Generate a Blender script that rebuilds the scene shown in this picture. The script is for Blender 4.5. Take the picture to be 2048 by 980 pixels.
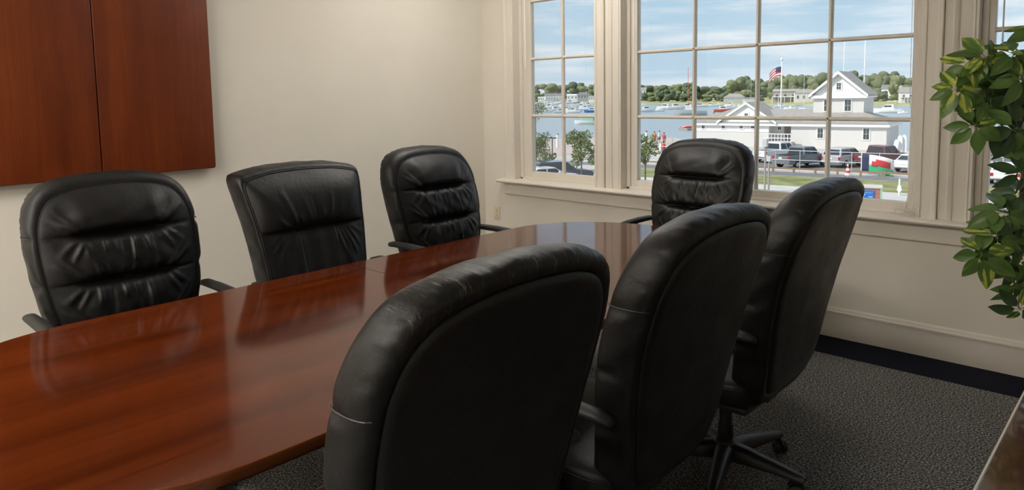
import bpy, bmesh, math, random
import numpy as np
from mathutils import Vector, Matrix, noise as mnoise

for o in list(bpy.data.objects):
    bpy.data.objects.remove(o, do_unlink=True)
SC = bpy.context.scene
COL = SC.collection
rng = random.Random(7)
R = math.radians

# ------------------------------------------------------------------ camera
F_PX, CX, CY = 1410.0, 1024.0, 329.0
YAW, PIT, ROL = R(-43.4), R(5.57), R(-0.95)
CAM = Vector((0, 0, 1.5))
fwd = Vector((math.sin(YAW)*math.cos(PIT), math.cos(YAW)*math.cos(PIT), -math.sin(PIT)))
rt0 = Vector((math.cos(YAW), -math.sin(YAW), 0))
up0 = rt0.cross(fwd)
rt = math.cos(ROL)*rt0 + math.sin(ROL)*up0
up = -math.sin(ROL)*rt0 + math.cos(ROL)*up0
cd = bpy.data.cameras.new('camera')
cam = bpy.data.objects.new('camera', cd)
COL.objects.link(cam)
cam.matrix_world = Matrix(((rt.x, up.x, -fwd.x, CAM.x), (rt.y, up.y, -fwd.y, CAM.y), (rt.z, up.z, -fwd.z, CAM.z), (0, 0, 0, 1)))
cd.sensor_width = 36.0
cd.sensor_fit = 'HORIZONTAL'
cd.lens = 36.0*F_PX/2048.0
cd.shift_y = (CY-490.0)/2048.0
cd.clip_start = 0.02
cd.clip_end = 5000
SC.camera = cam

def ray(u, v):
    return rt*((u-CX)/F_PX) - up*((v-CY)/F_PX) + fwd
def onz(u, v, z):
    d = ray(u, v); return CAM + d*((z-CAM.z)/d.z)
def ony(u, v, y):
    d = ray(u, v); return CAM + d*((y-CAM.y)/d.y)
def onx(u, v, x):
    d = ray(u, v); return CAM + d*((x-CAM.x)/d.x)
def deep(u, v, D):
    return CAM + ray(u, v)*D
def column(u, D, z):
    """the point at height z, D metres ahead of the camera, in the direction of image column u"""
    v = 180.0
    for _ in range(12):
        p = deep(u, v, D)
        v += (p.z-z)*F_PX/D
    return deep(u, v, D)

# ------------------------------------------------------------------ colour, sky, sun, exposure
SC.view_settings.view_transform = 'Standard'
SC.view_settings.look = 'None'
SC.view_settings.exposure = 0.0
SC.view_settings.gamma = 1.0
SC.view_settings.use_curve_mapping = False

W = bpy.data.worlds.new('sky')
SC.world = W
W.use_nodes = True
nt = W.node_tree
nt.nodes.clear()
def wn(t, **k):
    n = nt.nodes.new(t)
    for a, b in k.items():
        setattr(n, a, b)
    return n
w_out = wn('ShaderNodeOutputWorld'); w_bg = wn('ShaderNodeBackground')
w_tc = wn('ShaderNodeTexCoord'); w_sep = wn('ShaderNodeSeparateXYZ')
w_map = wn('ShaderNodeMapping'); w_no = wn('ShaderNodeTexNoise'); w_cr = wn('ShaderNodeValToRGB')
w_gr = wn('ShaderNodeValToRGB'); w_mix = wn('ShaderNodeMixRGB')
w_map.inputs['Scale'].default_value = (2.2, 2.2, 20)
w_no.inputs['Scale'].default_value = 1.9
w_no.inputs['Detail'].default_value = 7
w_no.inputs['Roughness'].default_value = 0.55
w_cr.color_ramp.elements[0].position = 0.42; w_cr.color_ramp.elements[1].position = 0.68
w_gr.color_ramp.elements[0].position = 0.0; w_gr.color_ramp.elements[0].color = (0.50, 0.66, 0.78, 1)
w_gr.color_ramp.elements[1].position = 0.6; w_gr.color_ramp.elements[1].color = (0.30, 0.47, 0.70, 1)
e = w_gr.color_ramp.elements.new(0.12); e.color = (0.43, 0.62, 0.77, 1)
w_mix.inputs['Color2'].default_value = (0.80, 0.85, 0.89, 1)
L = nt.links.new
L(w_tc.outputs['Generated'], w_map.inputs['Vector']); L(w_map.outputs['Vector'], w_no.inputs['Vector'])
L(w_no.outputs['Fac'], w_cr.inputs['Fac']); L(w_tc.outputs['Generated'], w_sep.inputs['Vector'])
L(w_sep.outputs['Z'], w_gr.inputs['Fac']); L(w_gr.outputs['Color'], w_mix.inputs['Color1'])
L(w_cr.outputs['Color'], w_mix.inputs['Fac']); L(w_mix.outputs['Color'], w_bg.inputs['Color'])
w_bg.inputs['Strength'].default_value = 1.08
L(w_bg.outputs['Background'], w_out.inputs['Surface'])

sd = bpy.data.lights.new('sun', 'SUN')
sd.energy = 4.0
sd.angle = R(0.6)
sd.color = (1.0, 0.95, 0.86)
sun = bpy.data.objects.new('sun', sd)
COL.objects.link(sun)
S_TO = Vector((-0.40, -0.62, 0.68)).normalized()          # direction towards the sun
sun.rotation_euler = S_TO.to_track_quat('Z', 'Y').to_euler()
sun.location = (-20, -30, 60)

# ------------------------------------------------------------------ materials
MATS = {}
def mat(name, color=(0.5, 0.5, 0.5), rough=0.5, metal=0.0, spec=0.5, var=0.0, vscale=20.0, bump=0.0, bscale=200.0,
        stretch=None, coat=0.0, color2=None, voronoi=False, emit=None, estr=0.0, sheen=0.0):
    m = bpy.data.materials.new(name)
    m.use_nodes = True
    t = m.node_tree
    b = t.nodes['Principled BSDF']
    b.inputs['Base Color'].default_value = (*color, 1)
    b.inputs['Roughness'].default_value = rough
    b.inputs['Metallic'].default_value = metal
    b.inputs['Specular IOR Level'].default_value = spec
    b.inputs['Coat Weight'].default_value = coat
    b.inputs['Coat Roughness'].default_value = 0.08
    b.inputs['Sheen Weight'].default_value = sheen
    if emit:
        b.inputs['Emission Color'].default_value = (*emit, 1)
        b.inputs['Emission Strength'].default_value = estr
    tc = None
    if var > 0 or color2 or bump > 0:
        tc = t.nodes.new('ShaderNodeTexCoord')
        mp = t.nodes.new('ShaderNodeMapping')
        t.links.new(tc.outputs['Object'], mp.inputs['Vector'])
        if stretch:
            mp.inputs['Scale'].default_value = stretch
    if var > 0 or color2:
        n = t.nodes.new('ShaderNodeTexNoise')
        n.inputs['Scale'].default_value = vscale
        n.inputs['Detail'].default_value = 6
        n.inputs['Roughness'].default_value = 0.6
        t.links.new(mp.outputs['Vector'], n.inputs['Vector'])
        r = t.nodes.new('ShaderNodeValToRGB')
        c2 = color2 if color2 else tuple(min(1, c*(1+var)) for c in color)
        c1 = color if color2 else tuple(c*(1-var) for c in color)
        r.color_ramp.elements[0].position = 0.36; r.color_ramp.elements[0].color = (*c1, 1)
        r.color_ramp.elements[1].position = 0.64; r.color_ramp.elements[1].color = (*c2, 1)
        t.links.new(n.outputs['Fac'], r.inputs['Fac'])
        t.links.new(r.outputs['Color'], b.inputs['Base Color'])
    if bump > 0:
        if voronoi:
            n2 = t.nodes.new('ShaderNodeTexVoronoi'); outn = 'Distance'
        else:
            n2 = t.nodes.new('ShaderNodeTexNoise'); outn = 'Fac'
            n2.inputs['Detail'].default_value = 4
        n2.inputs['Scale'].default_value = bscale
        t.links.new(mp.outputs['Vector'], n2.inputs['Vector'])
        bp = t.nodes.new('ShaderNodeBump')
        bp.inputs['Strength'].default_value = bump
        bp.inputs['Distance'].default_value = 0.002
        t.links.new(n2.outputs[outn], bp.inputs['Height'])
        t.links.new(bp.outputs['Normal'], b.inputs['Normal'])
    MATS[name] = m
    return m

def leather(name, worn=False):
    m = bpy.data.materials.new(name); m.use_nodes = True
    t = m.node_tree; b = t.nodes['Principled BSDF']
    b.inputs['Base Color'].default_value = (0.0058, 0.0054, 0.0053, 1)
    b.inputs['Roughness'].default_value = 0.40
    b.inputs['Specular IOR Level'].default_value = 0.33
    tc = t.nodes.new('ShaderNodeTexCoord')
    vo = t.nodes.new('ShaderNodeTexVoronoi'); vo.inputs['Scale'].default_value = 420
    vo.feature = 'DISTANCE_TO_EDGE'
    no = t.nodes.new('ShaderNodeTexNoise'); no.inputs['Scale'].default_value = 55; no.inputs['Detail'].default_value = 5
    wv = t.nodes.new('ShaderNodeTexNoise'); wv.inputs['Scale'].default_value = 9; wv.inputs['Detail'].default_value = 3
    for n in (vo, no, wv):
        t.links.new(tc.outputs['Object'], n.inputs['Vector'])
    b1 = t.nodes.new('ShaderNodeBump'); b1.inputs['Strength'].default_value = 0.55; b1.inputs['Distance'].default_value = 0.0008
    b2 = t.nodes.new('ShaderNodeBump'); b2.inputs['Strength'].default_value = 0.25; b2.inputs['Distance'].default_value = 0.004
    t.links.new(vo.outputs['Distance'], b1.inputs['Height'])
    t.links.new(no.outputs['Fac'], b2.inputs['Height'])
    t.links.new(b2.outputs['Normal'], b1.inputs['Normal'])
    t.links.new(b1.outputs['Normal'], b.inputs['Normal'])
    rr = t.nodes.new('ShaderNodeMapRange')
    rr.inputs['From Min'].default_value = 0.3; rr.inputs['From Max'].default_value = 0.7
    rr.inputs['To Min'].default_value = 0.33; rr.inputs['To Max'].default_value = 0.48
    t.links.new(wv.outputs['Fac'], rr.inputs['Value']); t.links.new(rr.outputs['Result'], b.inputs['Roughness'])
    if worn:
        # pale scuffs and cracks across the top roll: stretched noise thresholded, only high on the back
        mp = t.nodes.new('ShaderNodeMapping'); mp.inputs['Scale'].default_value = (10, 75, 16)
        mp.inputs['Rotation'].default_value = (0.5, 0.3, 0.2)
        n3 = t.nodes.new('ShaderNodeTexNoise'); n3.inputs['Scale'].default_value = 1.5; n3.inputs['Detail'].default_value = 8
        n3.inputs['Roughness'].default_value = 0.7
        t.links.new(tc.outputs['Object'], mp.inputs['Vector']); t.links.new(mp.outputs['Vector'], n3.inputs['Vector'])
        cr = t.nodes.new('ShaderNodeValToRGB')
        cr.color_ramp.elements[0].position = 0.57; cr.color_ramp.elements[1].position = 0.66
        t.links.new(n3.outputs['Fac'], cr.inputs['Fac'])
        sx = t.nodes.new('ShaderNodeSeparateXYZ'); t.links.new(tc.outputs['Object'], sx.inputs['Vector'])
        hz = t.nodes.new('ShaderNodeMapRange'); hz.inputs['From Min'].default_value = 1.10; hz.inputs['From Max'].default_value = 1.19
        t.links.new(sx.outputs['Z'], hz.inputs['Value'])
        mu = t.nodes.new('ShaderNodeMath'); mu.operation = 'MULTIPLY'
        t.links.new(cr.outputs['Color'], mu.inputs[0]); t.links.new(hz.outputs['Result'], mu.inputs[1])
        mx = t.nodes.new('ShaderNodeMixRGB')
        mx.inputs['Color1'].default_value = (0.0058, 0.0054, 0.0053, 1); mx.inputs['Color2'].default_value = (0.13, 0.118, 0.108, 1)
        t.links.new(mu.outputs['Value'], mx.inputs['Fac']); t.links.new(mx.outputs['Color'], b.inputs['Base Color'])
    MATS[name] = m
    return m

def wood(name, dark, mid, light, along='Y', rough=0.14, coat=0.6, scale=1.0):
    m = bpy.data.materials.new(name); m.use_nodes = True
    t = m.node_tree; b = t.nodes['Principled BSDF']
    tc = t.nodes.new('ShaderNodeTexCoord')
    def nz(sc, stretch, det, ro):
        mp = t.nodes.new('ShaderNodeMapping'); mp.inputs['Scale'].default_value = stretch
        n = t.nodes.new('ShaderNodeTexNoise'); n.inputs['Scale'].default_value = sc*scale
        n.inputs['Detail'].default_value = det; n.inputs['Roughness'].default_value = ro
        n.inputs['Distortion'].default_value = 0.4
        t.links.new(tc.outputs['Object'], mp.inputs['Vector']); t.links.new(mp.outputs['Vector'], n.inputs['Vector'])
        return n
    st = {'Y': (1, 0.06, 1), 'Z': (1, 1, 0.06), 'X': (0.06, 1, 1)}[along]
    st2 = {'Y': (1, 0.02, 1), 'Z': (1, 1, 0.02), 'X': (0.02, 1, 1)}[along]
    a = nz(9, st, 6, 0.62); f = nz(160, st2, 3, 0.6); bl = nz(3.0, (1, 1, 1), 3, 0.5)
    ra = t.nodes.new('ShaderNodeValToRGB')
    ra.color_ramp.elements[0].position = 0.36; ra.color_ramp.elements[0].color = (*dark, 1)
    ra.color_ramp.elements[1].position = 0.66; ra.color_ramp.elements[1].color = (*light, 1)
    e = ra.color_ramp.elements.new(0.5); e.color = (*mid, 1)
    t.links.new(a.outputs['Fac'], ra.inputs['Fac'])
    mx = t.nodes.new('ShaderNodeMixRGB'); mx.blend_type = 'MULTIPLY'; mx.inputs['Fac'].default_value = 0.55
    rf = t.nodes.new('ShaderNodeValToRGB')
    rf.color_ramp.elements[0].position = 0.3; rf.color_ramp.elements[0].color = (0.62, 0.58, 0.55, 1)
    rf.color_ramp.elements[1].position = 0.6; rf.color_ramp.elements[1].color = (1, 1, 1, 1)
    t.links.new(f.outputs['Fac'], rf.inputs['Fac'])
    t.links.new(ra.outputs['Color'], mx.inputs['Color1']); t.links.new(rf.outputs['Color'], mx.inputs['Color2'])
    m2 = t.nodes.new('ShaderNodeMixRGB'); m2.blend_type = 'MULTIPLY'; m2.inputs['Fac'].default_value = 0.35
    rb = t.nodes.new('ShaderNodeValToRGB')
    rb.color_ramp.elements[0].position = 0.35; rb.color_ramp.elements[0].color = (0.6, 0.55, 0.5, 1)
    rb.color_ramp.elements[1].position = 0.65; rb.color_ramp.elements[1].color = (1, 1, 1, 1)
    t.links.new(bl.outputs['Fac'], rb.inputs['Fac'])
    t.links.new(mx.outputs['Color'], m2.inputs['Color1']); t.links.new(rb.outputs['Color'], m2.inputs['Color2'])
    t.links.new(m2.outputs['Color'], b.inputs['Base Color'])
    b.inputs['Roughness'].default_value = rough
    b.inputs['Coat Weight'].default_value = coat
    b.inputs['Coat Roughness'].default_value = 0.05
    b.inputs['Specular IOR Level'].default_value = 0.38
    MATS[name] = m
    return m

def glass_mat(name, tint=(1, 1, 1), refl=0.06):
    m = bpy.data.materials.new(name); m.use_nodes = True
    t = m.node_tree; t.nodes.clear()
    o = t.nodes.new('ShaderNodeOutputMaterial'); tr = t.nodes.new('ShaderNodeBsdfTransparent')
    gl = t.nodes.new('ShaderNodeBsdfGlossy'); mx = t.nodes.new('ShaderNodeMixShader'); fr = t.nodes.new('ShaderNodeFresnel')
    fr.inputs['IOR'].default_value = 1.45
    tr.inputs['Color'].default_value = (*tint, 1)
    gl.inputs['Roughness'].default_value = 0.0
    mm = t.nodes.new('ShaderNodeMath'); mm.operation = 'MULTIPLY'; mm.inputs[1].default_value = 0.8
    t.links.new(fr.outputs['Fac'], mm.inputs[0]); t.links.new(mm.outputs['Value'], mx.inputs['Fac'])
    t.links.new(tr.outputs['BSDF'], mx.inputs[1]); t.links.new(gl.outputs['BSDF'], mx.inputs[2])
    t.links.new(mx.outputs['Shader'], o.inputs['Surface'])
    MATS[name] = m
    return m

leather('black_leather'); leather('worn_leather', True)
mat('thread', (0.03, 0.026, 0.025), 0.5)
mat('black_plastic', (0.012, 0.012, 0.013), 0.38, bump=0.1, bscale=900)
mat('arm_plastic', (0.011, 0.0105, 0.010), 0.55, bump=0.15, bscale=700)
mat('dark_fabric', (0.008, 0.008, 0.008), 0.8)
mat('steel', (0.35, 0.35, 0.36), 0.3, metal=1.0)
wood('cherry_table', (0.058, 0.0098, 0.0015), (0.090, 0.0155, 0.0024), (0.122, 0.0215, 0.0034), 'Y', 0.10, 0.0)
wood('cherry_edge', (0.13, 0.036, 0.010), (0.17, 0.048, 0.013), (0.21, 0.062, 0.018), 'Y', 0.25, 0.3)
wood('cherry_board', (0.120, 0.0200, 0.0030), (0.150, 0.027, 0.0040), (0.185, 0.036, 0.0055), 'Z', 0.42, 0.0)
wood('burgundy_wood', (0.045, 0.010, 0.008), (0.060, 0.014, 0.011), (0.075, 0.020, 0.014), 'Y', 0.16, 1.0)
mat('wall_paint', (0.70, 0.655, 0.575), 0.75, spec=0.2, var=0.015, vscale=3, bump=0.06, bscale=240)
mat('trim_paint', (0.66, 0.61, 0.535), 0.38, spec=0.4)
mat('ceiling_paint', (0.78, 0.76, 0.72), 0.9, spec=0.1)
mat('outlet_plastic', (0.66, 0.57, 0.40), 0.35)
mat('dark_slot', (0.02, 0.018, 0.015), 0.6)
mat('white_plastic', (0.80, 0.80, 0.78), 0.3)
mat('cord_white', (0.70, 0.66, 0.58), 0.6)
mat('aluminium', (0.45, 0.44, 0.42), 0.4, metal=0.8)
glass_mat('pane_glass')
mat('added_light_glow', (0.9, 0.9, 0.9), 0.4, emit=(1.0, 0.955, 0.885), estr=1.0)

# ------------------------------------------------------------------ mesh helpers
def link(o, parent=None):
    COL.objects.link(o)
    if parent is not None:
        o.parent = parent
    return o
def tag(o, label=None, cat=None, group=None, kind=None):
    if label: o['label'] = label
    if cat: o['category'] = cat
    if group: o['group'] = group
    if kind: o['kind'] = kind
    return o
def empty(name, loc=(0, 0, 0), rz=0.0, label=None, cat=None, group=None):
    o = bpy.data.objects.new(name, None)
    o.empty_display_size = 0.1
    link(o); o.location = loc; o.rotation_euler = (0, 0, rz)
    return tag(o, label, cat, group)
def copy_tree(o, parent=None):
    c = o.copy(); link(c)
    if parent is not None:
        c.parent = parent
    for ch in list(o.children):
        copy_tree(ch, c)
    return c
def mesh_data(name, V, Fc, m=None, smooth=False):
    me = bpy.data.meshes.new(name)
    me.from_pydata([tuple(map(float, v)) for v in V], [], [tuple(int(i) for i in f) for f in Fc])
    if m:
        me.materials.append(MATS[m] if isinstance(m, str) else m)
    if smooth:
        me.polygons.foreach_set('use_smooth', [True]*len(me.polygons))
    me.update()
    return me
def add_mesh(name, V, Fc, m, parent=None, smooth=False):
    return link(bpy.data.objects.new(name, mesh_data(name, V, Fc, m, smooth)), parent)

class MB:
    """collects shapes of one part"""
    def __init__(s):
        s.v = []; s.f = []
    def add(s, V, Fc):
        n = len(s.v); s.v += [tuple(v) for v in V]; s.f += [tuple(i+n for i in f) for f in Fc]; return s
    def box(s, lo, hi, ch=0.0):
        (x0, y0, z0), (x1, y1, z1) = lo, hi
        if ch <= 0:
            V = [(x0, y0, z0), (x1, y0, z0), (x1, y1, z0), (x0, y1, z0), (x0, y0, z1), (x1, y0, z1), (x1, y1, z1), (x0, y1, z1)]
            return s.add(V, [(0, 3, 2, 1), (4, 5, 6, 7), (0, 1, 5, 4), (1, 2, 6, 5), (2, 3, 7, 6), (3, 0, 4, 7)])
        c = min(ch, 0.49*min(abs(x1-x0), abs(y1-y0), abs(z1-z0)))
        bm = bmesh.new(); bmesh.ops.create_cube(bm, size=1)
        for v in bm.verts:
            v.co = Vector((x0 if v.co.x < 0 else x1, y0 if v.co.y < 0 else y1, z0 if v.co.z < 0 else z1))
        bmesh.ops.bevel(bm, geom=bm.edges[:], offset=c, segments=2, affect='EDGES', profile=0.6)
        bm.verts.index_update()
        s.add([v.co[:] for v in bm.verts], [[v.index for v in f.verts] for f in bm.faces]); bm.free()
        return s
    def tube(s, pts, r, n=10, cap=True, flat=None):
        """swept circle; r a number or list; flat=(a,b) scales the section sideways / upwards"""
        P = [Vector(p) for p in pts]; k = len(P)
        rr = r if isinstance(r, (list, tuple)) else [r]*k
        V = []; T = []
        for i in range(k):
            t = (P[min(i+1, k-1)]-P[max(i-1, 0)])
            T.append(t.normalized() if t.length > 1e-9 else Vector((0, 0, 1)))
        ref = Vector((0, 0, 1)) if abs(T[0].z) < 0.9 else Vector((1, 0, 0))
        a = T[0].cross(ref).normalized()
        for i in range(k):
            a = (a - T[i]*a.dot(T[i])).normalized(); b = a.cross(T[i]).normalized()
            fa, fb = flat if flat else (1, 1)
            for j in range(n):
                w = 2*math.pi*j/n
                V.append(P[i] + (a*math.cos(w)*fa + b*math.sin(w)*fb)*rr[i])
        Fc = []
        for i in range(k-1):
            for j in range(n):
                Fc.append((i*n+j, i*n+(j+1) % n, (i+1)*n+(j+1) % n, (i+1)*n+j))
        if cap:
            Fc.append(tuple(range(n))[::-1]); Fc.append(tuple((k-1)*n+j for j in range(n)))
        return s.add(V, Fc)
    def lathe(s, prof, n=20, c=(0, 0, 0), axis='Z'):
        V = []
        for r, h in prof:
            for j in range(n):
                w = 2*math.pi*j/n
                p = (r*math.cos(w), r*math.sin(w), h)
                if axis == 'X': p = (p[2], p[0], p[1])
                if axis == 'Y': p = (p[1], p[2], p[0])
                V.append((p[0]+c[0], p[1]+c[1], p[2]+c[2]))
        k = len(prof); Fc = []
        for i in range(k-1):
            for j in range(n):
                Fc.append((i*n+j, i*n+(j+1) % n, (i+1)*n+(j+1) % n, (i+1)*n+j))
        Fc.append(tuple(range(n))[::-1]); Fc.append(tuple((k-1)*n+j for j in range(n)))
        return s.add(V, Fc)
    def prism(s, poly, axis, a, b):
        """polygon of 2-D points extruded along an axis from a to b"""
        n = len(poly)
        def P(p, t):
            return {'X': (t, p[0], p[1]), 'Y': (p[0], t, p[1]), 'Z': (p[0], p[1], t)}[axis]
        V = [P(p, a) for p in poly] + [P(p, b) for p in poly]
        Fc = [tuple(range(n))[::-1], tuple(range(n, 2*n))] + [(i, (i+1) % n, n+(i+1) % n, n+i) for i in range(n)]
        return s.add(V, Fc)
    def quad(s, a, b, c, d):
        return s.add([a, b, c, d], [(0, 1, 2, 3)])
    def build(s, name, m, parent=None, smooth=False, fix=True):
        me = mesh_data(name, s.v, s.f, m, smooth)
        if fix:
            bm = bmesh.new(); bm.from_mesh(me); bmesh.ops.recalc_face_normals(bm, faces=bm.faces[:]); bm.to_mesh(me); bm.free()
            if smooth:
                me.polygons.foreach_set('use_smooth', [True]*len(me.polygons))
        return link(bpy.data.objects.new(name, me), parent)

def soft(o, ang=40):
    """smooth shading that keeps edges sharper than ang"""
    me = o.data
    me.polygons.foreach_set('use_smooth', [True]*len(me.polygons))
    bm = bmesh.new(); bm.from_mesh(me)
    for e in bm.edges:
        if len(e.link_faces) == 2 and e.calc_face_angle(0) > R(ang):
            e.smooth = False
    bm.to_mesh(me); bm.free()
    return o

# ------------------------------------------------------------------ room shell
XL, YW, XR, YB, ZC = -4.487, 4.389, 2.30, -3.20, 3.0
def struct(o):
    return tag(o, kind='structure')

def carpet_mat():
    m = bpy.data.materials.new('carpet'); m.use_nodes = True
    t = m.node_tree; b = t.nodes['Principled BSDF']
    tc = t.nodes.new('ShaderNodeTexCoord')
    n = t.nodes.new('ShaderNodeTexNoise'); n.inputs['Scale'].default_value = 125; n.inputs['Detail'].default_value = 3
    n2 = t.nodes.new('ShaderNodeTexVoronoi'); n2.inputs['Scale'].default_value = 190
    w = t.nodes.new('ShaderNodeTexNoise'); w.inputs['Scale'].default_value = 2.0; w.inputs['Detail'].default_value = 3
    for a in (n, n2, w):
        t.links.new(tc.outputs['Object'], a.inputs['Vector'])
    r = t.nodes.new('ShaderNodeValToRGB')
    r.color_ramp.elements[0].position = 0.36; r.color_ramp.elements[0].color = (0.030, 0.030, 0.031, 1)
    r.color_ramp.elements[1].position = 0.66; r.color_ramp.elements[1].color = (0.42, 0.41, 0.385, 1)
    e = r.color_ramp.elements.new(0.5); e.color = (0.125, 0.123, 0.119, 1)
    t.links.new(n.outputs['Fac'], r.inputs['Fac']); t.links.new(r.outputs['Color'], b.inputs['Base Color'])
    bp = t.nodes.new('ShaderNodeBump'); bp.inputs['Strength'].default_value = 0.8; bp.inputs['Distance'].default_value = 0.003
    t.links.new(n2.outputs['Distance'], bp.inputs['Height']); t.links.new(bp.outputs['Normal'], b.inputs['Normal'])
    b.inputs['Roughness'].default_value = 0.95; b.inputs['Specular IOR Level'].default_value = 0.1
    MATS['carpet'] = m
carpet_mat()
mat('carpet_navy', (0.010, 0.012, 0.020), 0.95, spec=0.1, var=0.35, vscale=300, bump=0.5, bscale=300)

floor = struct(MB().box((XL-.2, YB-.2, -.2), (XR+.2, 4.066, 0.0)).build('floor', 'carpet'))
brd = struct(MB().box((XL-.2, 4.066, -.2), (XR+.2, YW+.2, 0.0)).build('trim_1', 'carpet_navy'))
struct(MB().box((XL-.2, YB-.2, ZC), (XR+.2, YW+.4, ZC+.25)).build('ceiling', 'ceiling_paint'))
struct(MB().box((XL-.2, YB-.2, -.2), (XL, YW+.22, ZC)).build('wall_left', 'wall_paint'))
struct(MB().box((XR, YB-.2, -.2), (XR+.2, YW+.22, ZC)).build('wall_right', 'wall_paint'))
struct(MB().box((XL, YB-.2, -.2), (XR, YB, ZC)).build('wall_back', 'wall_paint'))

OPEN = [(-4.12, -3.249), (-3.03, -1.03), (-0.792, 0.079)]
ZO0, ZO1 = 0.785, 2.83
wm = MB()
wm.box((XL, YW, -.2), (XR, YW+.22, ZO0)); wm.box((XL, YW, ZO1), (XR, YW+.22, ZC))
xs = [XL] + [x for o in OPEN for x in o] + [XR]
for i in range(0, len(xs), 2):
    wm.box((xs[i], YW, ZO0), (xs[i+1], YW+.22, ZO1))
struct(wm.build('wall_window', 'wall_paint'))

# baseboards
def baseboard(name, axis, fixed, a, b, sgn):
    prof = [(0, 0), (.014, 0), (.014, .150), (.019, .153), (.019, .162), (.013, .168), (.011, .178), (.005, .186), (0, .186)]
    poly = [(fixed+sgn*p[0], p[1]) for p in prof]
    m = MB()
    if axis == 'X':
        m.prism(poly, 'X', a, b)
    else:
        m.prism(poly, 'Y', a, b)
    return struct(m.build(name, 'trim_paint'))
baseboard('baseboard_window', 'X', YW, XL, XR, -1)
baseboard('baseboard_left', 'Y', XL, YB, YW, 1)
baseboard('baseboard_right', 'Y', XR, YB, YW, -1)

# window stool (one long sill board) and apron
st = MB()
st.prism([(4.47, .757), (4.315, .757), (4.303, .762), (4.299, .771), (4.303, .780), (4.315, .785), (4.50, .787)], 'X', -4.262, 0.225)
struct(soft(st.build('trim_2', 'trim_paint')))
ap = MB()
ap.prism([(YW, .652), (4.372, .652), (4.364, .656), (4.362, .663), (4.366, .670), (4.374, .672), (4.374, .735), (4.364, .739), (4.352, .747), (4.345, .757), (YW, .757)], 'X', -4.215, 0.178)
struct(soft(ap.build('trim_3', 'trim_paint')))

def casing(parent, xi, xo, z0, z1, name='casing'):
    """upright casing board between inner edge xi and outer edge xo, moulded profile"""
    d = 1 if xo > xi else -1; w = abs(xo-xi)
    pr = [(0, YW), (0, 4.376), (.004, 4.372), (.010, 4.372), (.014, 4.377), (.030, 4.374), (w-.032, 4.371), (w-.028, 4.366),
          (w-.022, 4.362), (w-.004, 4.360), (w, 4.364), (w, YW)]
    return soft(MB().prism([(xi+d*a, b) for a, b in pr], 'Z', z0, z1).build(name, 'trim_paint', parent))

GLASS_Y = 4.496
ROWS = [0.853, 1.327, 1.804, 2.281, 2.758]
def window(n, x0, x1, g0, g1, cols, co0, co1):
    root = empty('window_%d' % n, ((x0+x1)/2, YW, ZO0)); struct(root)
    base = Vector(((x0+x1)/2, YW, ZO0))
    def put(o):
        # children are modelled in world coordinates
        o.matrix_parent_inverse = Matrix.Translation(-base)
        return o
    put(casing(root, x0, co0, .785, 2.83)); put(casing(root, x1, co1, .785, 2.83))
    hd = MB().box((co0 if n == 1 else x0-.09, 4.365, 2.83), (co1 if n == 3 else x1+.09, YW, 2.93), .004)
    put(hd.build('head_casing', 'trim_paint', root))
    for a, b in ((x0, x0+.012), (x1-.012, x1)):
        put(MB().box((a, 4.376, .785), (b, 4.60, 2.83)).build('jamb', 'trim_paint', root))
    put(MB().box((x0, 4.376, 2.815), (x1, 4.60, 2.83)).build('head_jamb', 'trim_paint', root))
    put(MB().box((x0, 4.50, .755), (x1, 4.66, .79)).build('outer_sill', 'trim_paint', root))
    # stops
    sw = .030
    for a, b in ((x0+.012, x0+.012+sw), (x1-.012-sw, x1-.012)):
        put(MB().box((a, 4.452, .785), (b, 4.475, 2.815), .004).build('stop_bead', 'trim_paint', root))
    put(MB().box((x0+.012, 4.452, .785), (x1-.012, 4.475, .803), .004).build('stop_bead', 'trim_paint', root))
    # sash
    for a, b in ((x0+.02, g0), (g1, x1-.02)):
        put(MB().box((a, 4.470, .79), (b, 4.522, 2.81), .004).build('sash_stile', 'trim_paint', root))
    for a, b in ((.79, ROWS[0]), (ROWS[-1], 2.81)):
        put(MB().box((g0, 4.470, a), (g1, 4.522, b), .004).build('sash_rail', 'trim_paint', root))
    pw = (g1-g0)/cols; hw = .0125
    def bar_profile(c):
        return [(c-hw, 4.486), (c-.005, 4.476), (c+.005, 4.476), (c+hw, 4.486), (c+hw, 4.506), (c+.005, 4.514), (c-.005, 4.514), (c-hw, 4.506)]
    for i in range(1, cols):
        c = g0+pw*i
        put(MB().prism(bar_profile(c), 'Z', ROWS[0], ROWS[-1]).build('muntin', 'trim_paint', root))
    for j in range(1, 4):
        put(MB().prism([(p[1], p[0]) for p in bar_profile(ROWS[j])], 'X', g0, g1).build('muntin', 'trim_paint', root))
    for i in range(cols):
        for j in range(4):
            a = g0+pw*i; b = a+pw
            put(MB().box((a, GLASS_Y-.002, ROWS[j]), (b, GLASS_Y+.002, ROWS[j+1])).build('pane', 'pane_glass', root))
    return root
window(1, OPEN[0][0], OPEN[0][1], -3.992, -3.330, 2, -4.214, -3.160)
window(2, OPEN[1][0], OPEN[1][1], -2.935, -1.107, 4, -3.119, -0.937)
window(3, OPEN[2][0], OPEN[2][1], -0.722, 0.009, 2, -0.893, 0.173)
# flat mullion boards between the casings
struct(MB().box((-3.158, 4.377, .785), (-3.121, YW, 2.83)).build('trim_4', 'trim_paint'))
struct(MB().box((-0.935, 4.379, .785), (-0.895, YW, 2.83)).build('trim_5', 'trim_paint'))

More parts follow.
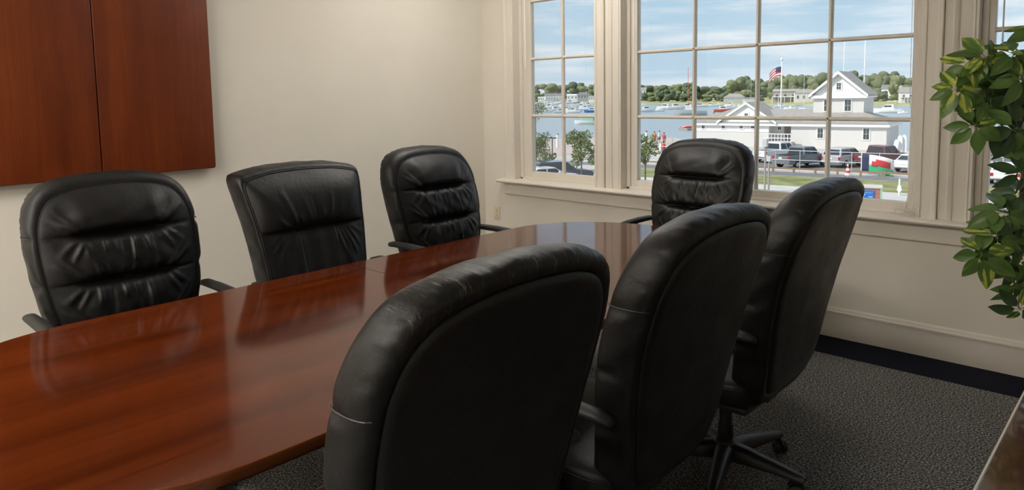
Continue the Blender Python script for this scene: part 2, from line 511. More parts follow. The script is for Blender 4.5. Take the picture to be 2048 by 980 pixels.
# unseen ceiling troffers added to light the room, fitted to the wall brightness
def added_troffer(x, y, power, label):
    t = empty('added_ceiling_light', (x, y, ZC), 0, label, 'ceiling light', 'unseen ceiling lights added to light the room')
    fr = MB()
    w, l = .30, .60
    for a, b in (((-l-.03, -w-.03), (-l, w+.03)), ((l, -w-.03), (l+.03, w+.03)), ((-l, -w-.03), (l, -w)), ((-l, w), (l, w+.03))):
        fr.box((a[0], a[1], -.03), (b[0], b[1], -.001))
    fr.build('added_light_frame', 'white_plastic', t)
    m = bpy.data.materials.get('added_light_glow').copy(); m.node_tree.nodes['Principled BSDF'].inputs['Emission Strength'].default_value = power
    MATS['tmp'] = m
    MB().box((-l, -w, -.022), (l, w, -.002)).build('diffuser', 'tmp', t)
added_troffer(-3.20, -0.30, 14, 'added unseen ceiling light near the wall cabinet at the near end')
added_troffer(-3.20, 2.40, 3, 'dim added unseen ceiling light above the middle of the left wall')
added_troffer(-3.20, 3.50, 13, 'added unseen ceiling light in the corner by the left window')
added_troffer(-2.95, -2.30, 50, 'bright added ceiling light unseen behind the camera, on the left')
added_troffer(-1.15, -2.30, 48, 'bright added ceiling light unseen behind the camera, on the right')

# ------------------------------------------------------------------ wall cabinet (conference board with closed doors)
cab = empty('wall_cabinet', (XL, 1.30, 1.075), 0, 'cherry wood conference board cabinet with two closed doors on the left wall', 'wall cabinet')
MB().box((.012, -.630, .012), (.030, .630, 1.23), .003).build('body', 'cherry_board', cab)
MB().box((0, -.60, .010), (.012, .60, .05)).build('wall_rail', 'aluminium', cab)
def door(y0, y1):
    bm = bmesh.new(); bmesh.ops.create_cube(bm, size=1)
    for v in bm.verts:
        v.co = Vector((.031 if v.co.x < 0 else .056, y0 if v.co.y < 0 else y1, 0 if v.co.z < 0 else 1.245))
    ver = [e for e in bm.edges if abs(e.verts[0].co.y-e.verts[1].co.y) < 1e-6 and abs(e.verts[0].co.z-e.verts[1].co.z) < 1e-6
           and abs(abs(e.verts[0].co.y)-.65) < .01]
    bmesh.ops.bevel(bm, geom=ver, offset=.014, segments=4, affect='EDGES', profile=.5)
    fe = [e for e in bm.edges if e.verts[0].co.x > .05 and e.verts[1].co.x > .05]
    bmesh.ops.bevel(bm, geom=fe, offset=.006, segments=3, affect='EDGES', profile=.5)
    me = bpy.data.meshes.new('door'); bm.to_mesh(me); bm.free(); me.materials.append(MATS['cherry_board'])
    o = link(bpy.data.objects.new('door', me), cab); soft(o, 50); return o
door(-.65, -.0022); door(.0022, .65)

# ------------------------------------------------------------------ outlets
def outlet(x, z, label):
    t = empty('wall_outlet', (x, YW, z), 0, label, 'outlet')
    soft(MB().box((-.035, -.006, -.0575), (.035, 0, .0575), .003).build('cover_plate', 'outlet_plastic', t))
    for k in (-1, 1):
        r = soft(MB().prism([(-.013, -.011), (-.008, -.015), (.008, -.015), (.013, -.011), (.013, .011), (.008, .015), (-.008, .015), (-.013, .011)], 'Y', -.008, -.004).build('receptacle', 'outlet_plastic', t))
        r.location.z = k*.020
        for sx in (-.005, .005):
            MB().box((sx-.0014, -.0086, .0005), (sx+.0014, -.0078, .009)).build('slot', 'dark_slot', r)
        MB().lathe([(.0024, -.0086), (.0024, -.0078)], 8, (0, 0, -.006), 'Y').build('slot', 'dark_slot', r)
    MB().lathe([(.003, -.007), (.002, -.0055)], 8, (0, 0, 0), 'Y').build('screw', 'steel', t)
outlet(-4.337, .472, 'cream wall outlet low in the corner beside the left window')
_p = ony(2033, 577, YW)
outlet(_p.x, _p.z, 'cream wall outlet behind the potted plant under the right window')

# ------------------------------------------------------------------ table
TX, TY, TZ, THW, TC0, TB = -2.040, 1.775, 0.750, 0.678, 1.10, 0.565
def table_leaf(sgn):
    pts = []
    n = 48
    pts.append((THW, 0.0015))
    for k in range(8):
        pts.append((THW, .0015+(TC0-.0015)*(k+1)/8))
    for k in range(1, n):
        a = math.pi*k/n
        ca, sa = math.cos(a), math.sin(a)
        pts.append((THW*math.copysign(abs(ca)**.92, ca), TC0+TB*abs(sa)**.96))
    for k in range(8, 0, -1):
        pts.append((-THW, .0015+(TC0-.0015)*k/8))
    pts.append((-THW, .0015))
    pts = np.array(pts)
    # inward normals by scaling towards the middle (outline is nearly convex): offset each point
    def off(d):
        q = pts.copy()
        nrm = np.zeros_like(q)
        tg = np.gradient(q, axis=0); tg /= np.linalg.norm(tg, axis=1)[:, None]
        nrm[:, 0] = -tg[:, 1]; nrm[:, 1] = tg[:, 0]
        q = q+nrm*d
        q[0] = (THW-d, .0015); q[-1] = (-THW+d, .0015)
        q[:, 1] = np.maximum(q[:, 1], .0015)
        return q
    prof = [(.0025, TZ), (.0008, TZ-.0008), (0, TZ-.0025), (.0005, TZ-.012), (.003, TZ-.024), (.009, TZ-.034), (.020, TZ-.043), (.034, TZ-.047)]
    V = []; m = len(pts)
    for d, z in prof:
        q = off(d)
        for x, y in q:
            V.append((TX+x, TY+sgn*y, z))
    top = [tuple(range(m))]
    bot = [tuple((len(prof)-1)*m+i for i in range(m))]
    side = []
    for k in range(len(prof)-1):
        for i in range(m-1):
            side.append((k*m+i, k*m+i+1, (k+1)*m+i+1, (k+1)*m+i))
    seam = [tuple([k*m for k in range(len(prof))] + [k*m+m-1 for k in range(len(prof)-1, -1, -1)])]
    me = mesh_data('tabletop_leaf', V, top+bot+seam+side, 'cherry_table')
    me.materials.append(MATS['cherry_edge'])
    for i, p in enumerate(me.polygons):
        if i >= 3:
            p.material_index = 1; p.use_smooth = True
    bm = bmesh.new(); bm.from_mesh(me); bmesh.ops.recalc_face_normals(bm, faces=bm.faces[:]); bm.to_mesh(me); bm.free()
    return me
tbl = empty('conference_table', (TX, TY, 0), 0, 'long cherry wood conference table with rounded ends and glossy top', 'table')
for sgn in (1, -1):
    o = link(bpy.data.objects.new('tabletop_leaf', table_leaf(sgn)), tbl)
    o.matrix_parent_inverse = Matrix.Translation((-TX, -TY, 0))
for yy in (-.42, .42):
    o = soft(MB().box((-.15, yy-.05, .06), (.15, yy+.05, .705), .008).build('pedestal', 'cherry_edge', tbl))
    o2 = soft(MB().box((-.22, yy-.06, 0), (.22, yy+.06, .06), .012).build('foot', 'cherry_edge', tbl))
soft(MB().box((-.02, -.37, .45), (.02, .37, .62), .004).build('stretcher', 'cherry_edge', tbl))

# ------------------------------------------------------------------ credenza (only a corner of its top shows)
cre = empty('credenza', (0.03, 1.75, 0), 0, 'dark burgundy wood credenza with a painted pale edge highlight, bottom right corner', 'credenza')
soft(MB().box((-.273, -1.05, .714), (.273, 1.05, .74), .004).build('top', 'burgundy_wood', cre))
MB().box((-.2755, -1.05, .733), (-.271, 1.05, .7405), .0012).build('edge_highlight', 'trim_paint', cre)  # pale strip painted as the window's highlight along the rounded edge
soft(MB().box((-.25, -1.02, .08), (.25, 1.02, .714), .004).build('body', 'burgundy_wood', cre))
MB().box((-.22, -.98, 0), (.22, .98, .08)).build('plinth', 'black_plastic', cre)
for k in range(4):
    a = -1.0+k*.5
    d = soft(MB().box((-.268, a+.006, .10), (-.25, a+.494, .70), .003).build('door', 'burgundy_wood', cre))
    soft(MB().box((-.280, a+(.44 if k % 2 == 0 else .04), .50), (-.268, a+(.455 if k % 2 == 0 else .055), .60), .003).build('handle', 'steel', d))

# ------------------------------------------------------------------ executive chairs
def smooth_interp(xs, ys, q):
    g = np.linspace(xs[0], xs[-1], 400); v = np.interp(g, xs, ys)
    k = np.hanning(61); k /= k.sum()
    vp = np.concatenate([np.full(30, 2*v[0])-v[30:0:-1], v, np.full(30, 2*v[-1])-v[-2:-32:-1]])
    return np.interp(q, g, np.convolve(vp, k, 'valid'))
REC_Z = [.36, .45, .55, .7, .85, 1.0, 1.1, 1.24]
REC_X = [-.150, -.182, -.205, -.228, -.258, -.302, -.338, -.392]
def recline(z):
    return smooth_interp(REC_Z, REC_X, z)

def outline_radius(half, zc, thetas):
    """half: list of (half width, z) from the bottom middle to the top middle; closed curve, radius from (0, zc)"""
    h = np.array(half, float)*np.array([1.05, 1.0])
    # Catmull-Rom densify the closed curve
    P = np.vstack([h, np.column_stack([-h[::-1, 0], h[::-1, 1]])[1:-1]])
    n = len(P); out = []
    for i in range(n):
        p0, p1, p2, p3 = P[i-1], P[i], P[(i+1) % n], P[(i+2) % n]
        for t in np.linspace(0, 1, 24, endpoint=False):
            out.append(.5*((2*p1)+(-p0+p2)*t+(2*p0-5*p1+4*p2-p3)*t*t+(-p0+3*p1-3*p2+p3)*t**3))
    out = np.array(out)
    a = np.arctan2(out[:, 1]-zc, out[:, 0]); r = np.hypot(out[:, 0], out[:, 1]-zc)
    o = np.argsort(a); a = a[o]; r = r[o]
    a = np.concatenate([a-2*np.pi, a, a+2*np.pi]); r = np.tile(r, 3)
    return np.interp(thetas, a, r)

def sstep(a, b, x):
    t = np.clip((x-a)/(b-a), 0, 1); return t*t*(3-2*t)

def ridges(y, z, items):
    out = np.zeros_like(y)
    for (y0, z0, y1, z1, w, a) in items:
        dy, dz = y1-y0, z1-z0; L2 = dy*dy+dz*dz
        t = np.clip(((y-y0)*dy+(z-z0)*dz)/L2, 0, 1)
        d = np.hypot(y-(y0+t*dy), z-(z0+t*dz))
        out += a*np.exp(-(d/w)**2)*np.sin(np.pi*np.clip(t*.9+.08, 0, 1))**.7
    return out

def polar_mesh(loops, nA, close_center):
    """loops: list of (nA,3) arrays from the inside out"""
    V = np.vstack(loops); Fc = []
    k = len(loops)
    for i in range(k-1):
        for j in range(nA):
            Fc.append((i*nA+j, i*nA+(j+1) % nA, (i+1)*nA+(j+1) % nA, (i+1)*nA+j))
    if close_center is not None:
        V = np.vstack([V, close_center]); c = len(V)-1
        for j in range(nA):
            Fc.append((c, (j+1) % nA, j))
    return V, Fc

def build_back(kind, seed):
    rg = np.random.default_rng(seed)
    nA = 264
    th = np.linspace(-np.pi, np.pi, nA, endpoint=False)
    if kind == 'puffed':
        half = [(0, .368), (.11, .371), (.175, .388), (.212, .425), (.236, .49), (.258, .60), (.280, .70), (.296, .80), (.306, .90),
                (.307, 1.0), (.298, 1.07), (.275, 1.13), (.232, 1.175), (.165, 1.200), (.08, 1.211), (0, 1.214)]
        zc, rs, T, Tr = .83, .875, .070, .060
    else:
        half = [(0, .40), (.16, .403), (.225, .415), (.243, .45), (.250, .50), (.262, .60), (.272, .70), (.282, .80), (.293, .90), (.306, 1.0),
                (.318, 1.08), (.325, 1.13), (.322, 1.165), (.300, 1.182), (.20, 1.203), (.10, 1.211), (0, 1.213)]
        zc, rs, T, Tr = .83, .915, .085, .060
    r = outline_radius(half, zc, th)
    cy, sz = np.cos(th), np.sin(th)
    def yz(rho):
        return rho*r*cy, zc+rho*r*sz
    z1, z2, z3 = .985, .805, .63
    it = []
    if kind == 'puffed':
        for zi in (z1, z2, z3):
            for s in (-1, 1):
                it += [(s*.15, zi+.008, s*.255, zi+.085, .010, .010), (s*.145, zi+.012, s*.235, zi+.11, .009, .007),
                       (s*.16, zi-.010, s*.235, zi-.075, .012, .007), (s*.14, zi-.012, s*.19, zi-.10, .010, .007)]
            ny = 6
            for k in range(ny):
                y0 = (k-(ny-1)/2)/ny*.30+rg.uniform(-.015, .015)
                ln = rg.uniform(.06, .15)
                it.append((y0, zi-.012, y0*1.05+rg.uniform(-.012, .012), zi-ln, rg.uniform(.007, .012), rg.uniform(.004, .009)*rg.choice([1, 1, -.6])))
                if zi < z1:
                    it.append((y0*.9, zi+.012, y0+rg.uniform(-.01, .01), zi+rg.uniform(.04, .09), .008, rg.uniform(.002, .005)))
    else:
        zk = .905
        for k in range(11):
            y0 = -.17+k*.034+rg.uniform(-.01, .01)
            it.append((y0, zk+.01, y0*1.5+rg.uniform(-.02, .02), zk+rg.uniform(.07, .20), rg.uniform(.008, .014), rg.uniform(.002, .0075)*rg.choice([1, 1, -.6])))
        for s in (-1, 1):
            for k in range(5):
                it.append((s*(.11+.02*k), zk-.012, s*(.14+.035*k), zk-rg.uniform(.06, .16), .010, rg.uniform(.002, .006)))
            it.append((s*.2, .62, s*.12, .86, .02, .004))
    def front(y, z, rho):
        q = np.clip(rho/rs, 0, 1)
        if kind == 'puffed':
            x = T + .020*(1-q**5)
            wmid = np.interp(z, [.4, .8, 1.1, 1.25], [.12, .135, .14, .15])
            c = 1-sstep(wmid-.02, wmid+.065, np.abs(y))
            ed = 1-q**7
            t = np.clip((z-z1)/(1.185-z1), 0, 1)
            x += .050*np.where(z > z1, t**.42*(1-t)**.55, 0)*(.35+.65*c)*ed*1.35
            for a, b, am in ((z2, z1, .028), (z3, z2, .026), (.45, z3, .022)):
                t = np.clip((z-a)/(b-a), 0, 1)
                x += am*np.where((z > a) & (z < b), (4*t*(1-t))**.55, 0)*(.45+.55*c)*ed
            for zi, dp in ((z1, .026), (z2, .022), (z3, .018)):
                x -= ed*(dp*c*np.exp(-((z-zi)/.020)**2) + .006*np.exp(-((z-zi)/.0045)**2))
            x += ridges(y, z, it)*ed
            x += .0022*np.sin(y*47+3*np.sin(z*21))*np.sin(z*31+y*13)*ed
        else:
            x = T + .012*(1-q**6)
            za = .905
            t = np.clip((z-za)/(1.20-za), 0, 1)
            x += np.where(z > za, .050*t**.5*(1-t)**.5*1.6, 0)*(1-q**6)
            x += np.where(z < za, .020*(1-sstep(.55, za, z)), 0)*(1-q**6)
            vs = .092+.03*(z-.6)
            x -= np.where(z < za+.004, .0065*(np.exp(-((np.abs(y)-vs)/.0045)**2)), 0)
            x += np.where(z < za, .006*np.cos(np.clip(y/vs, -2.4, 2.4)*np.pi/1.0)**2, 0)*(1-q**6)*.6
            x -= .010*np.exp(-((z-za)/.006)**2)*(1-q**9) + .012*np.exp(-((z-za)/.03)**2)*(1-sstep(.08, .2, np.abs(y)))
            x -= np.where(np.abs(y) < vs, .007*np.exp(-((z-.635)/.005)**2), 0)
            x += ridges(y, z, it)*(1-q**8)
        return x
    C = {}
    # front panel
    nl = 84
    loops = []
    for i in range(1, nl+1):
        rho = rs*(i/nl)**.93
        y, z = yz(rho)
        x = front(y, z, np.full(nA, rho))
        loops.append(np.column_stack([x+recline(z), y, z]))
    y0 = np.array([0.]); c0 = front(y0, np.array([zc]), np.array([0.]))
    cen = np.array([[c0[0]+recline(np.array([zc]))[0], 0, zc]])
    # seam: dip, then boxing band round to the rear seam
    rr = .885 if kind == 'puffed' else .93
    xs_edge = T
    band = []
    nb = 30
    fold = rg.normal(size=(6, 4))
    for i in range(nb+1):
        ph = math.pi/2 - math.pi*i/nb
        base = (rs if ph > 0 else rr)
        rho = base + (1-base)*max(0, math.cos(ph))**.62
        if kind == 'puffed':
            x = (T-.006 if ph > 0 else Tr)*math.copysign(abs(math.sin(ph))**.85, math.sin(ph))
        else:
            x = (T-.004 if ph > 0 else Tr)*math.copysign(abs(math.sin(ph))**.9, math.sin(ph))
        amp = math.cos(ph)**.5 if math.cos(ph) > 0 else 0
        # gathers where leather is pulled round the curve, strongest at the shoulders and the rear seam
        sh = np.exp(-((np.abs(th-np.pi/2)-.75)/.42)**2)*1.0 + .45*np.exp(-((th-np.pi/2)/.5)**2)
        g = (np.sin(th*61+2*np.sin(th*7))*.5+np.sin(th*97+1.3)*.35+np.sin(th*143+.7)*.25)
        rear = 1.0 if ph < 0 else .45
        wr = .0042*sh*g*rear*math.exp(-((ph+.75)/.55)**2) if kind == 'puffed' else .0008*g*sh
        low = .0018*np.sin(th*17+1.0)*np.sin(3*ph+th*2)*amp
        # pulled-in notches where the tucks meet the band
        y, z = yz(rho)
        notch = 0
        if kind == 'puffed':
            for zi in (.985, .805, .63):
                notch = notch - .010*np.exp(-((z-zi)/.016)**2)*np.exp(-((ph-.55)/.6)**2)*(np.abs(y) > .1)
        y, z = yz(rho)
        y = y+(wr+low+notch)*cy; z = z+(wr+low+notch)*sz
        x = x+wr*.8
        band.append(np.column_stack([x+recline(z), y, z]))
    # rear roll edge dives into the seam
    y, z = yz(rr-.012)
    band.append(np.column_stack([-Tr+.028+recline(z), y, z]))
    V1, F1 = polar_mesh(loops, nA, cen)
    V2, F2 = polar_mesh(band, nA, None)
    # rear panel
    rl = []
    rp = rr-.004
    for rho, x in ((rp, -Tr+.030), (rp, -Tr+.006), (rp-.006, -Tr-.001), (rp-.02, -Tr-.006), (rp-.05, -Tr-.010)):
        y, z = yz(rho); rl.append(np.column_stack([x+recline(z), y, z]))
    for q in np.linspace(.95, .05, 14):
        rho = (rp-.05)*q
        y, z = yz(rho); rl.append(np.column_stack([np.full(nA, -Tr-.010-.010*(1-q*q))+recline(z), y, z]))
    V3, F3 = polar_mesh(rl[::-1], nA, np.array([[-Tr-.020+recline(np.array([zc]))[0], 0, zc]]))
    # stitch line / piping along the front panel edge
    y, z = yz(rs+.002)
    pip = np.column_stack([np.full(nA, T-.003)+recline(z), y, z])
    # twin stitch seam across the side band
    return dict(front=(V1, F1), band=(V2, F2), rear=(V3, F3), pipe=pip)

def shape_part(name, VF, m, parent):
    me = mesh_data(name, VF[0], VF[1], m, True)
    bm = bmesh.new(); bm.from_mesh(me); bmesh.ops.recalc_face_normals(bm, faces=bm.faces[:]); bm.to_mesh(me); bm.free()
    me.polygons.foreach_set('use_smooth', [True]*len(me.polygons))
    return link(bpy.data.objects.new(name, me), parent)

def superbox(a, b, c, e1, e2, cen, nu=56, nv=28, dome=0.0):
    V = []; Fc = []
    for i in range(nv+1):
        ph = -math.pi/2+math.pi*i/nv
        for j in range(nu):
            w = 2*math.pi*j/nu
            sg = lambda t, e: math.copysign(abs(t)**e, t)
            x = a*sg(math.cos(ph), e1)*sg(math.cos(w), e2); y = b*sg(math.cos(ph), e1)*sg(math.sin(w), e2); z = c*sg(math.sin(ph), e1)
            if z > 0:
                z += dome*(1-(x/a)**2)*(1-(y/b)**2)
            V.append((x+cen[0], y+cen[1], z+cen[2]))
    for i in range(nv):
        for j in range(nu):
            Fc.append((i*nu+j, i*nu+(j+1) % nu, (i+1)*nu+(j+1) % nu, (i+1)*nu+j))
    return V, Fc

def make_chair(kind, seed, leather_m='black_leather'):
    root = empty('executive_chair')
    bk = build_back(kind, seed)
    cu = shape_part('back_cushion', bk['front'], leather_m, root)
    MB().tube(list(map(tuple, bk['pipe']))+[tuple(bk['pipe'][0])], .0028 if kind == 'puffed' else .0052, 6, False).build('piping', 'black_leather', cu, True)
    sb = shape_part('side_band', bk['band'], leather_m, root)
    if kind == 'puffed':
        # pale stitch seam crossing the band at the first tuck
        for s in (-1, 1):
            pts = []
            for i in range(9):
                ph = 1.2-2.4*i/8
                wv = np.interp(.985-.02, [.9, 1.0], [.321, .322])
                rho = .885+.115*max(0, math.cos(ph))**.62
                xx = (.064 if ph > 0 else .060)*math.copysign(abs(math.sin(ph))**.85, math.sin(ph))
                zz = .990
                pts.append((xx+float(recline(np.array([zz]))[0]), s*(wv*rho*1.004), zz))
            MB().tube(pts, .0016, 5).build('stitch_seam', 'thread', sb)
    shape_part('rear_panel', bk['rear'], 'black_leather', root)
    # seat
    se = shape_part('seat_cushion', superbox(.265, .272, .062, .42, .32, (.045, 0, .440), dome=.022), 'black_leather', root)
    ring = []
    for j in range(61):
        w = 2*math.pi*j/60
        sg = lambda t, e: math.copysign(abs(t)**e, t)
        ring.append((.045+.262*sg(math.cos(w), .32), .269*sg(math.sin(w), .32), .462))
    MB().tube(ring, .004, 6, False).build('piping', 'black_leather', se, True)
    soft(MB().box((-.19, -.235, .365), (.27, .235, .392), .01).build('seat_pan', 'black_plastic', root))
    soft(MB().box((-.12, -.08, .315), (.14, .08, .365), .012).build('tilt_mechanism', 'black_plastic', root))
    soft(MB().box((-.19, -.045, .35), (-.12, .045, .40), .01).build('back_bracket', 'black_plastic', root))
    soft(MB().lathe([(.014, .30), (.014, .33), (.025, .33), (.025, .20), (.030, .20), (.032, .10)][::-1], 20).build('gas_column', 'black_plastic', root))
    soft(MB().lathe([(.030, .065), (.048, .07), (.052, .105), (.046, .128), (.034, .140), (.030, .141)], 24).build('hub', 'black_plastic', root))
    # five-star base with twin-wheel castors
    for k in range(5):
        a = 2*math.pi*k/5+math.pi
        V = []; L = .315
        st = [(.030, .034, .062, .128), (.10, .030, .066, .121), (.20, .025, .068, .106), (.29, .021, .066, .091), (L, .016, .066, .084)]
        for (d, w, z0, z1) in st:
            V += [(d, -w, z0), (d, -w, z1-.012), (d, -w*.55, z1), (d, w*.55, z1), (d, w, z1-.012), (d, w, z0)]
        Fc = []
        for i in range(len(st)-1):
            for j in range(6):
                Fc.append((i*6+j, i*6+(j+1) % 6, (i+1)*6+(j+1) % 6, (i+1)*6+j))
        Fc += [tuple(range(6))[::-1], tuple((len(st)-1)*6+j for j in range(6))]
        lg = soft(MB().add(V, Fc).build('base_leg', 'black_plastic', root), 50)
        lg.rotation_euler = (0, 0, a)
        cs = empty_part = MB()
        sw = .35+k*.9
        cdx, cdy = math.cos(sw), math.sin(sw)
        cx0, cy0 = .300-.018*cdx, -.018*cdy
        for s in (-1, 1):
            prof = [(.006, -.010), (.020, -.011), (.0265, -.006), (.0275, 0), (.0265, .006), (.020, .011), (.006, .010)]
            n = 16
            Vw = []
            for rr_, hh in prof:
                for j in range(n):
                    w = 2*math.pi*j/n
                    lx, lz, ly = rr_*math.cos(w), rr_*math.sin(w), hh+s*.015
                    Vw.append((cx0+lx*cdx-ly*cdy, cy0+lx*cdy+ly*cdx, .0275+lz))
            Fw = []
            for i in range(len(prof)-1):
                for j in range(n):
                    Fw.append((i*n+j, i*n+(j+1) % n, (i+1)*n+(j+1) % n, (i+1)*n+j))
            Fw += [tuple(range(n))[::-1], tuple((len(prof)-1)*n+j for j in range(n))]
            cs.add(Vw, Fw)
        cs.tube([(.300, 0, .045), (.300, 0, .075)], .007, 8)
        hood = [(cx0+.030*math.cos(w)*cdx, cy0+.030*math.cos(w)*cdy, .030+.030*math.sin(w)) for w in np.linspace(.15, 2.6, 9)]
        cs.tube(hood, .0065, 6, True, (1.6, .6))
        soft(cs.build('castor', 'black_plastic', lg), 50)
    # arms
    for s in (-1, 1):
        y = s*.332
        if kind == 'puffed':
            path = [(-.265, y, .684), (-.255, y, .692), (-.22, y, .698), (-.10, y, .700), (.02, y, .698), (.10, y, .692), (.150, y, .684), (.172, y, .678)]
            rad = [.010, .019, .0235, .025, .025, .024, .021, .012]
        else:
            path = [(-.20, y, .672), (-.18, y, .684), (-.12, y, .697), (-.02, y, .702), (.06, y, .694), (.12, y, .680), (.16, y, .660)]
            rad = [.010, .019, .024, .025, .024, .022, .012]
        ap_ = MB().tube(path, rad, 14, True, (1.05, .72)).build('armrest', 'arm_plastic', root, True)
        post = [(-.02, s*.235, .380), (-.02, s*.295, .385), (-.025, s*.325, .43), (-.035, s*.332, .55), (-.05, s*.332, .685)]
        MB().tube(post, [.020, .020, .020, .019, .021], 10, True, (1.6, .7)).build('arm_post', 'arm_plastic', ap_, True)
    return root

chairP = make_chair('puffed', 3)
chairB = make_chair('winged', 5)
def place(src, x, y, rz, label, first=False):
    c = src if first else copy_tree(src)
    c.location = (x, y, 0); c.rotation_euler = (0, 0, rz)
    tag(c, label, 'chair', 'black leather executive chairs round the table')
    return c
A = place(chairP, -2.88, 0.960, R(0), 'black leather chair in front of the wall cabinet, leftmost, puffed horizontal panels', True)
Cc = place(chairP, -2.88, 2.66, R(0), 'black leather chair with puffed panels nearest the room corner and wall outlet')
Dd = place(chairP, -2.13, 3.67, R(-90), 'black leather chair at the far end of the table, back to the window')
Ee = place(chairP, -1.255, 0.925, R(180), 'nearest black leather chair seen from behind with scuffed top edge')
Ff = place(chairP, -1.25, 1.72, R(180), 'black leather chair seen from behind, middle of the three on the near side')
Gg = place(chairP, -1.24, 2.52, R(180), 'black leather chair seen from behind, farthest of three, its star base on the carpet')
Bb = place(chairB, -2.80, 1.775, R(0), 'black leather chair with piped edges and smooth upright panels, between two puffed ones', True)
for ch in Ee.children:
    if ch.name.startswith('side_band') or ch.name.startswith('back_cushion'):
        ch.data = ch.data.copy(); ch.data.materials[0] = MATS['worn_leather']
Ff.scale = (1, 1, .988); Gg.scale = (1, 1, .985); Bb.scale = (1, .965, .983)

# ------------------------------------------------------------------ outdoors: ground, water, far shore
ZG, ZW = -5.30, -6.40
mat('gravel', (0.50, 0.48, 0.44), 0.95, var=0.12, vscale=0.6, spec=0.1)
mat('asphalt', (0.20, 0.20, 0.205), 0.9, var=0.12, vscale=1.5, spec=0.15)
mat('concrete', (0.56, 0.54, 0.50), 0.9, var=0.06, vscale=1.0, spec=0.15)
mat('dock_stone', (0.52, 0.44, 0.40), 0.9, var=0.1, vscale=0.8, spec=0.15)
mat('lawn', (0.17, 0.20, 0.075), 0.95, color2=(0.34, 0.33, 0.17), vscale=0.55, spec=0.05, bump=0.6, bscale=8)
mat('marsh', (0.31, 0.33, 0.16), 0.95, color2=(0.42, 0.40, 0.22), vscale=0.05, spec=0.05)
mat('water', (0.30, 0.36, 0.385), 0.30, spec=0.5, bump=0.5, bscale=1.4, stretch=(1, 1, 1))
MATS['water'].node_tree.nodes['Bump'].inputs['Distance'].default_value = 0.25
mat('white_paint', (0.80, 0.80, 0.79), 0.5)
mat('shingle_wall', (0.68, 0.66, 0.64), 0.85, var=0.05, vscale=3, stretch=(1, 1, 6))
mat('roof_grey', (0.33, 0.31, 0.285), 0.9, var=0.12, vscale=2.5)
mat('roof_dark', (0.20, 0.21, 0.23), 0.9, var=0.1, vscale=2)
mat('window_dark', (0.05, 0.07, 0.075), 0.12)
mat('door_brown', (0.22, 0.20, 0.20), 0.6)
mat('tyre', (0.02, 0.02, 0.02), 0.8)
mat('car_glass', (0.03, 0.04, 0.05), 0.06)
mat('tail_light', (0.45, 0.02, 0.02), 0.2)
mat('chrome', (0.6, 0.6, 0.6), 0.2, metal=1)
for n, c in dict(grey=(0.16, 0.17, 0.18), silver=(0.45, 0.46, 0.48), maroon=(0.16, 0.04, 0.05), white=(0.78, 0.78, 0.78), navy=(0.035, 0.05, 0.09), black=(0.03, 0.03, 0.035)).items():
    mat('car_'+n, c, 0.25, coat=0.6)
mat('bark', (0.16, 0.12, 0.085), 0.9)
for k, (a, b) in enumerate([((0.105, 0.135, 0.08), (0.19, 0.225, 0.125)), ((0.09, 0.125, 0.08), (0.155, 0.195, 0.115)), ((0.14, 0.17, 0.085), (0.23, 0.26, 0.135))]):  # greens greyed to put distance haze into the crown colours
    mat('crown_%d' % k, a, 0.9, color2=b, vscale=0.35, spec=0.05, bump=1.0, bscale=1.2)
    MATS['crown_%d' % k].node_tree.nodes['Bump'].inputs['Distance'].default_value = 0.6
mat('leaf_near', (0.11, 0.17, 0.055), 0.7, color2=(0.22, 0.27, 0.10), vscale=1.2, spec=0.2)
mat('boat_white', (0.80, 0.80, 0.79), 0.35)
mat('boat_grey', (0.42, 0.44, 0.45), 0.4)
mat('boat_red', (0.70, 0.10, 0.05), 0.4)
mat('boat_blue', (0.03, 0.16, 0.42), 0.4)
mat('canvas_green', (0.30, 0.52, 0.36), 0.7)
mat('canvas_blue', (0.05, 0.28, 0.45), 0.7)
mat('mast_white', (0.78, 0.78, 0.77), 0.4)
mat('mast_red', (0.75, 0.16, 0.07), 0.5)
mat('teak', (0.30, 0.19, 0.11), 0.7)
mat('grey_wood', (0.33, 0.30, 0.27), 0.85)
mat('fence_metal', (0.55, 0.56, 0.57), 0.5, metal=0.3)
mat('flag_navy', (0.03, 0.045, 0.12), 0.8); mat('flag_red', (0.55, 0.04, 0.05), 0.8)
mat('flag_white', (0.82, 0.82, 0.82), 0.8); mat('flag_green', (0.03, 0.42, 0.20), 0.8)
mat('sign_blue', (0.02, 0.17, 0.55), 0.4); mat('brick', (0.38, 0.17, 0.13), 0.85, var=0.15, vscale=8)
mat('skin', (0.55, 0.33, 0.24), 0.6); mat('cloth_red', (0.6, 0.06, 0.06), 0.8); mat('cloth_white', (0.75, 0.74, 0.72), 0.8)
mat('cloth_blue', (0.06, 0.10, 0.25), 0.8); mat('cloth_orange', (0.65, 0.22, 0.08), 0.8); mat('cloth_khaki', (0.35, 0.28, 0.19), 0.8); mat('hair', (0.05, 0.035, 0.025), 0.8)

water = tag(MB().quad((-1600, 40, ZW), (900, 40, ZW), (900, 2600, ZW), (-1600, 2600, ZW)).build('harbor_water', 'water', fix=False), 'rippled blue grey harbour water beyond the windows', 'water', kind='stuff')

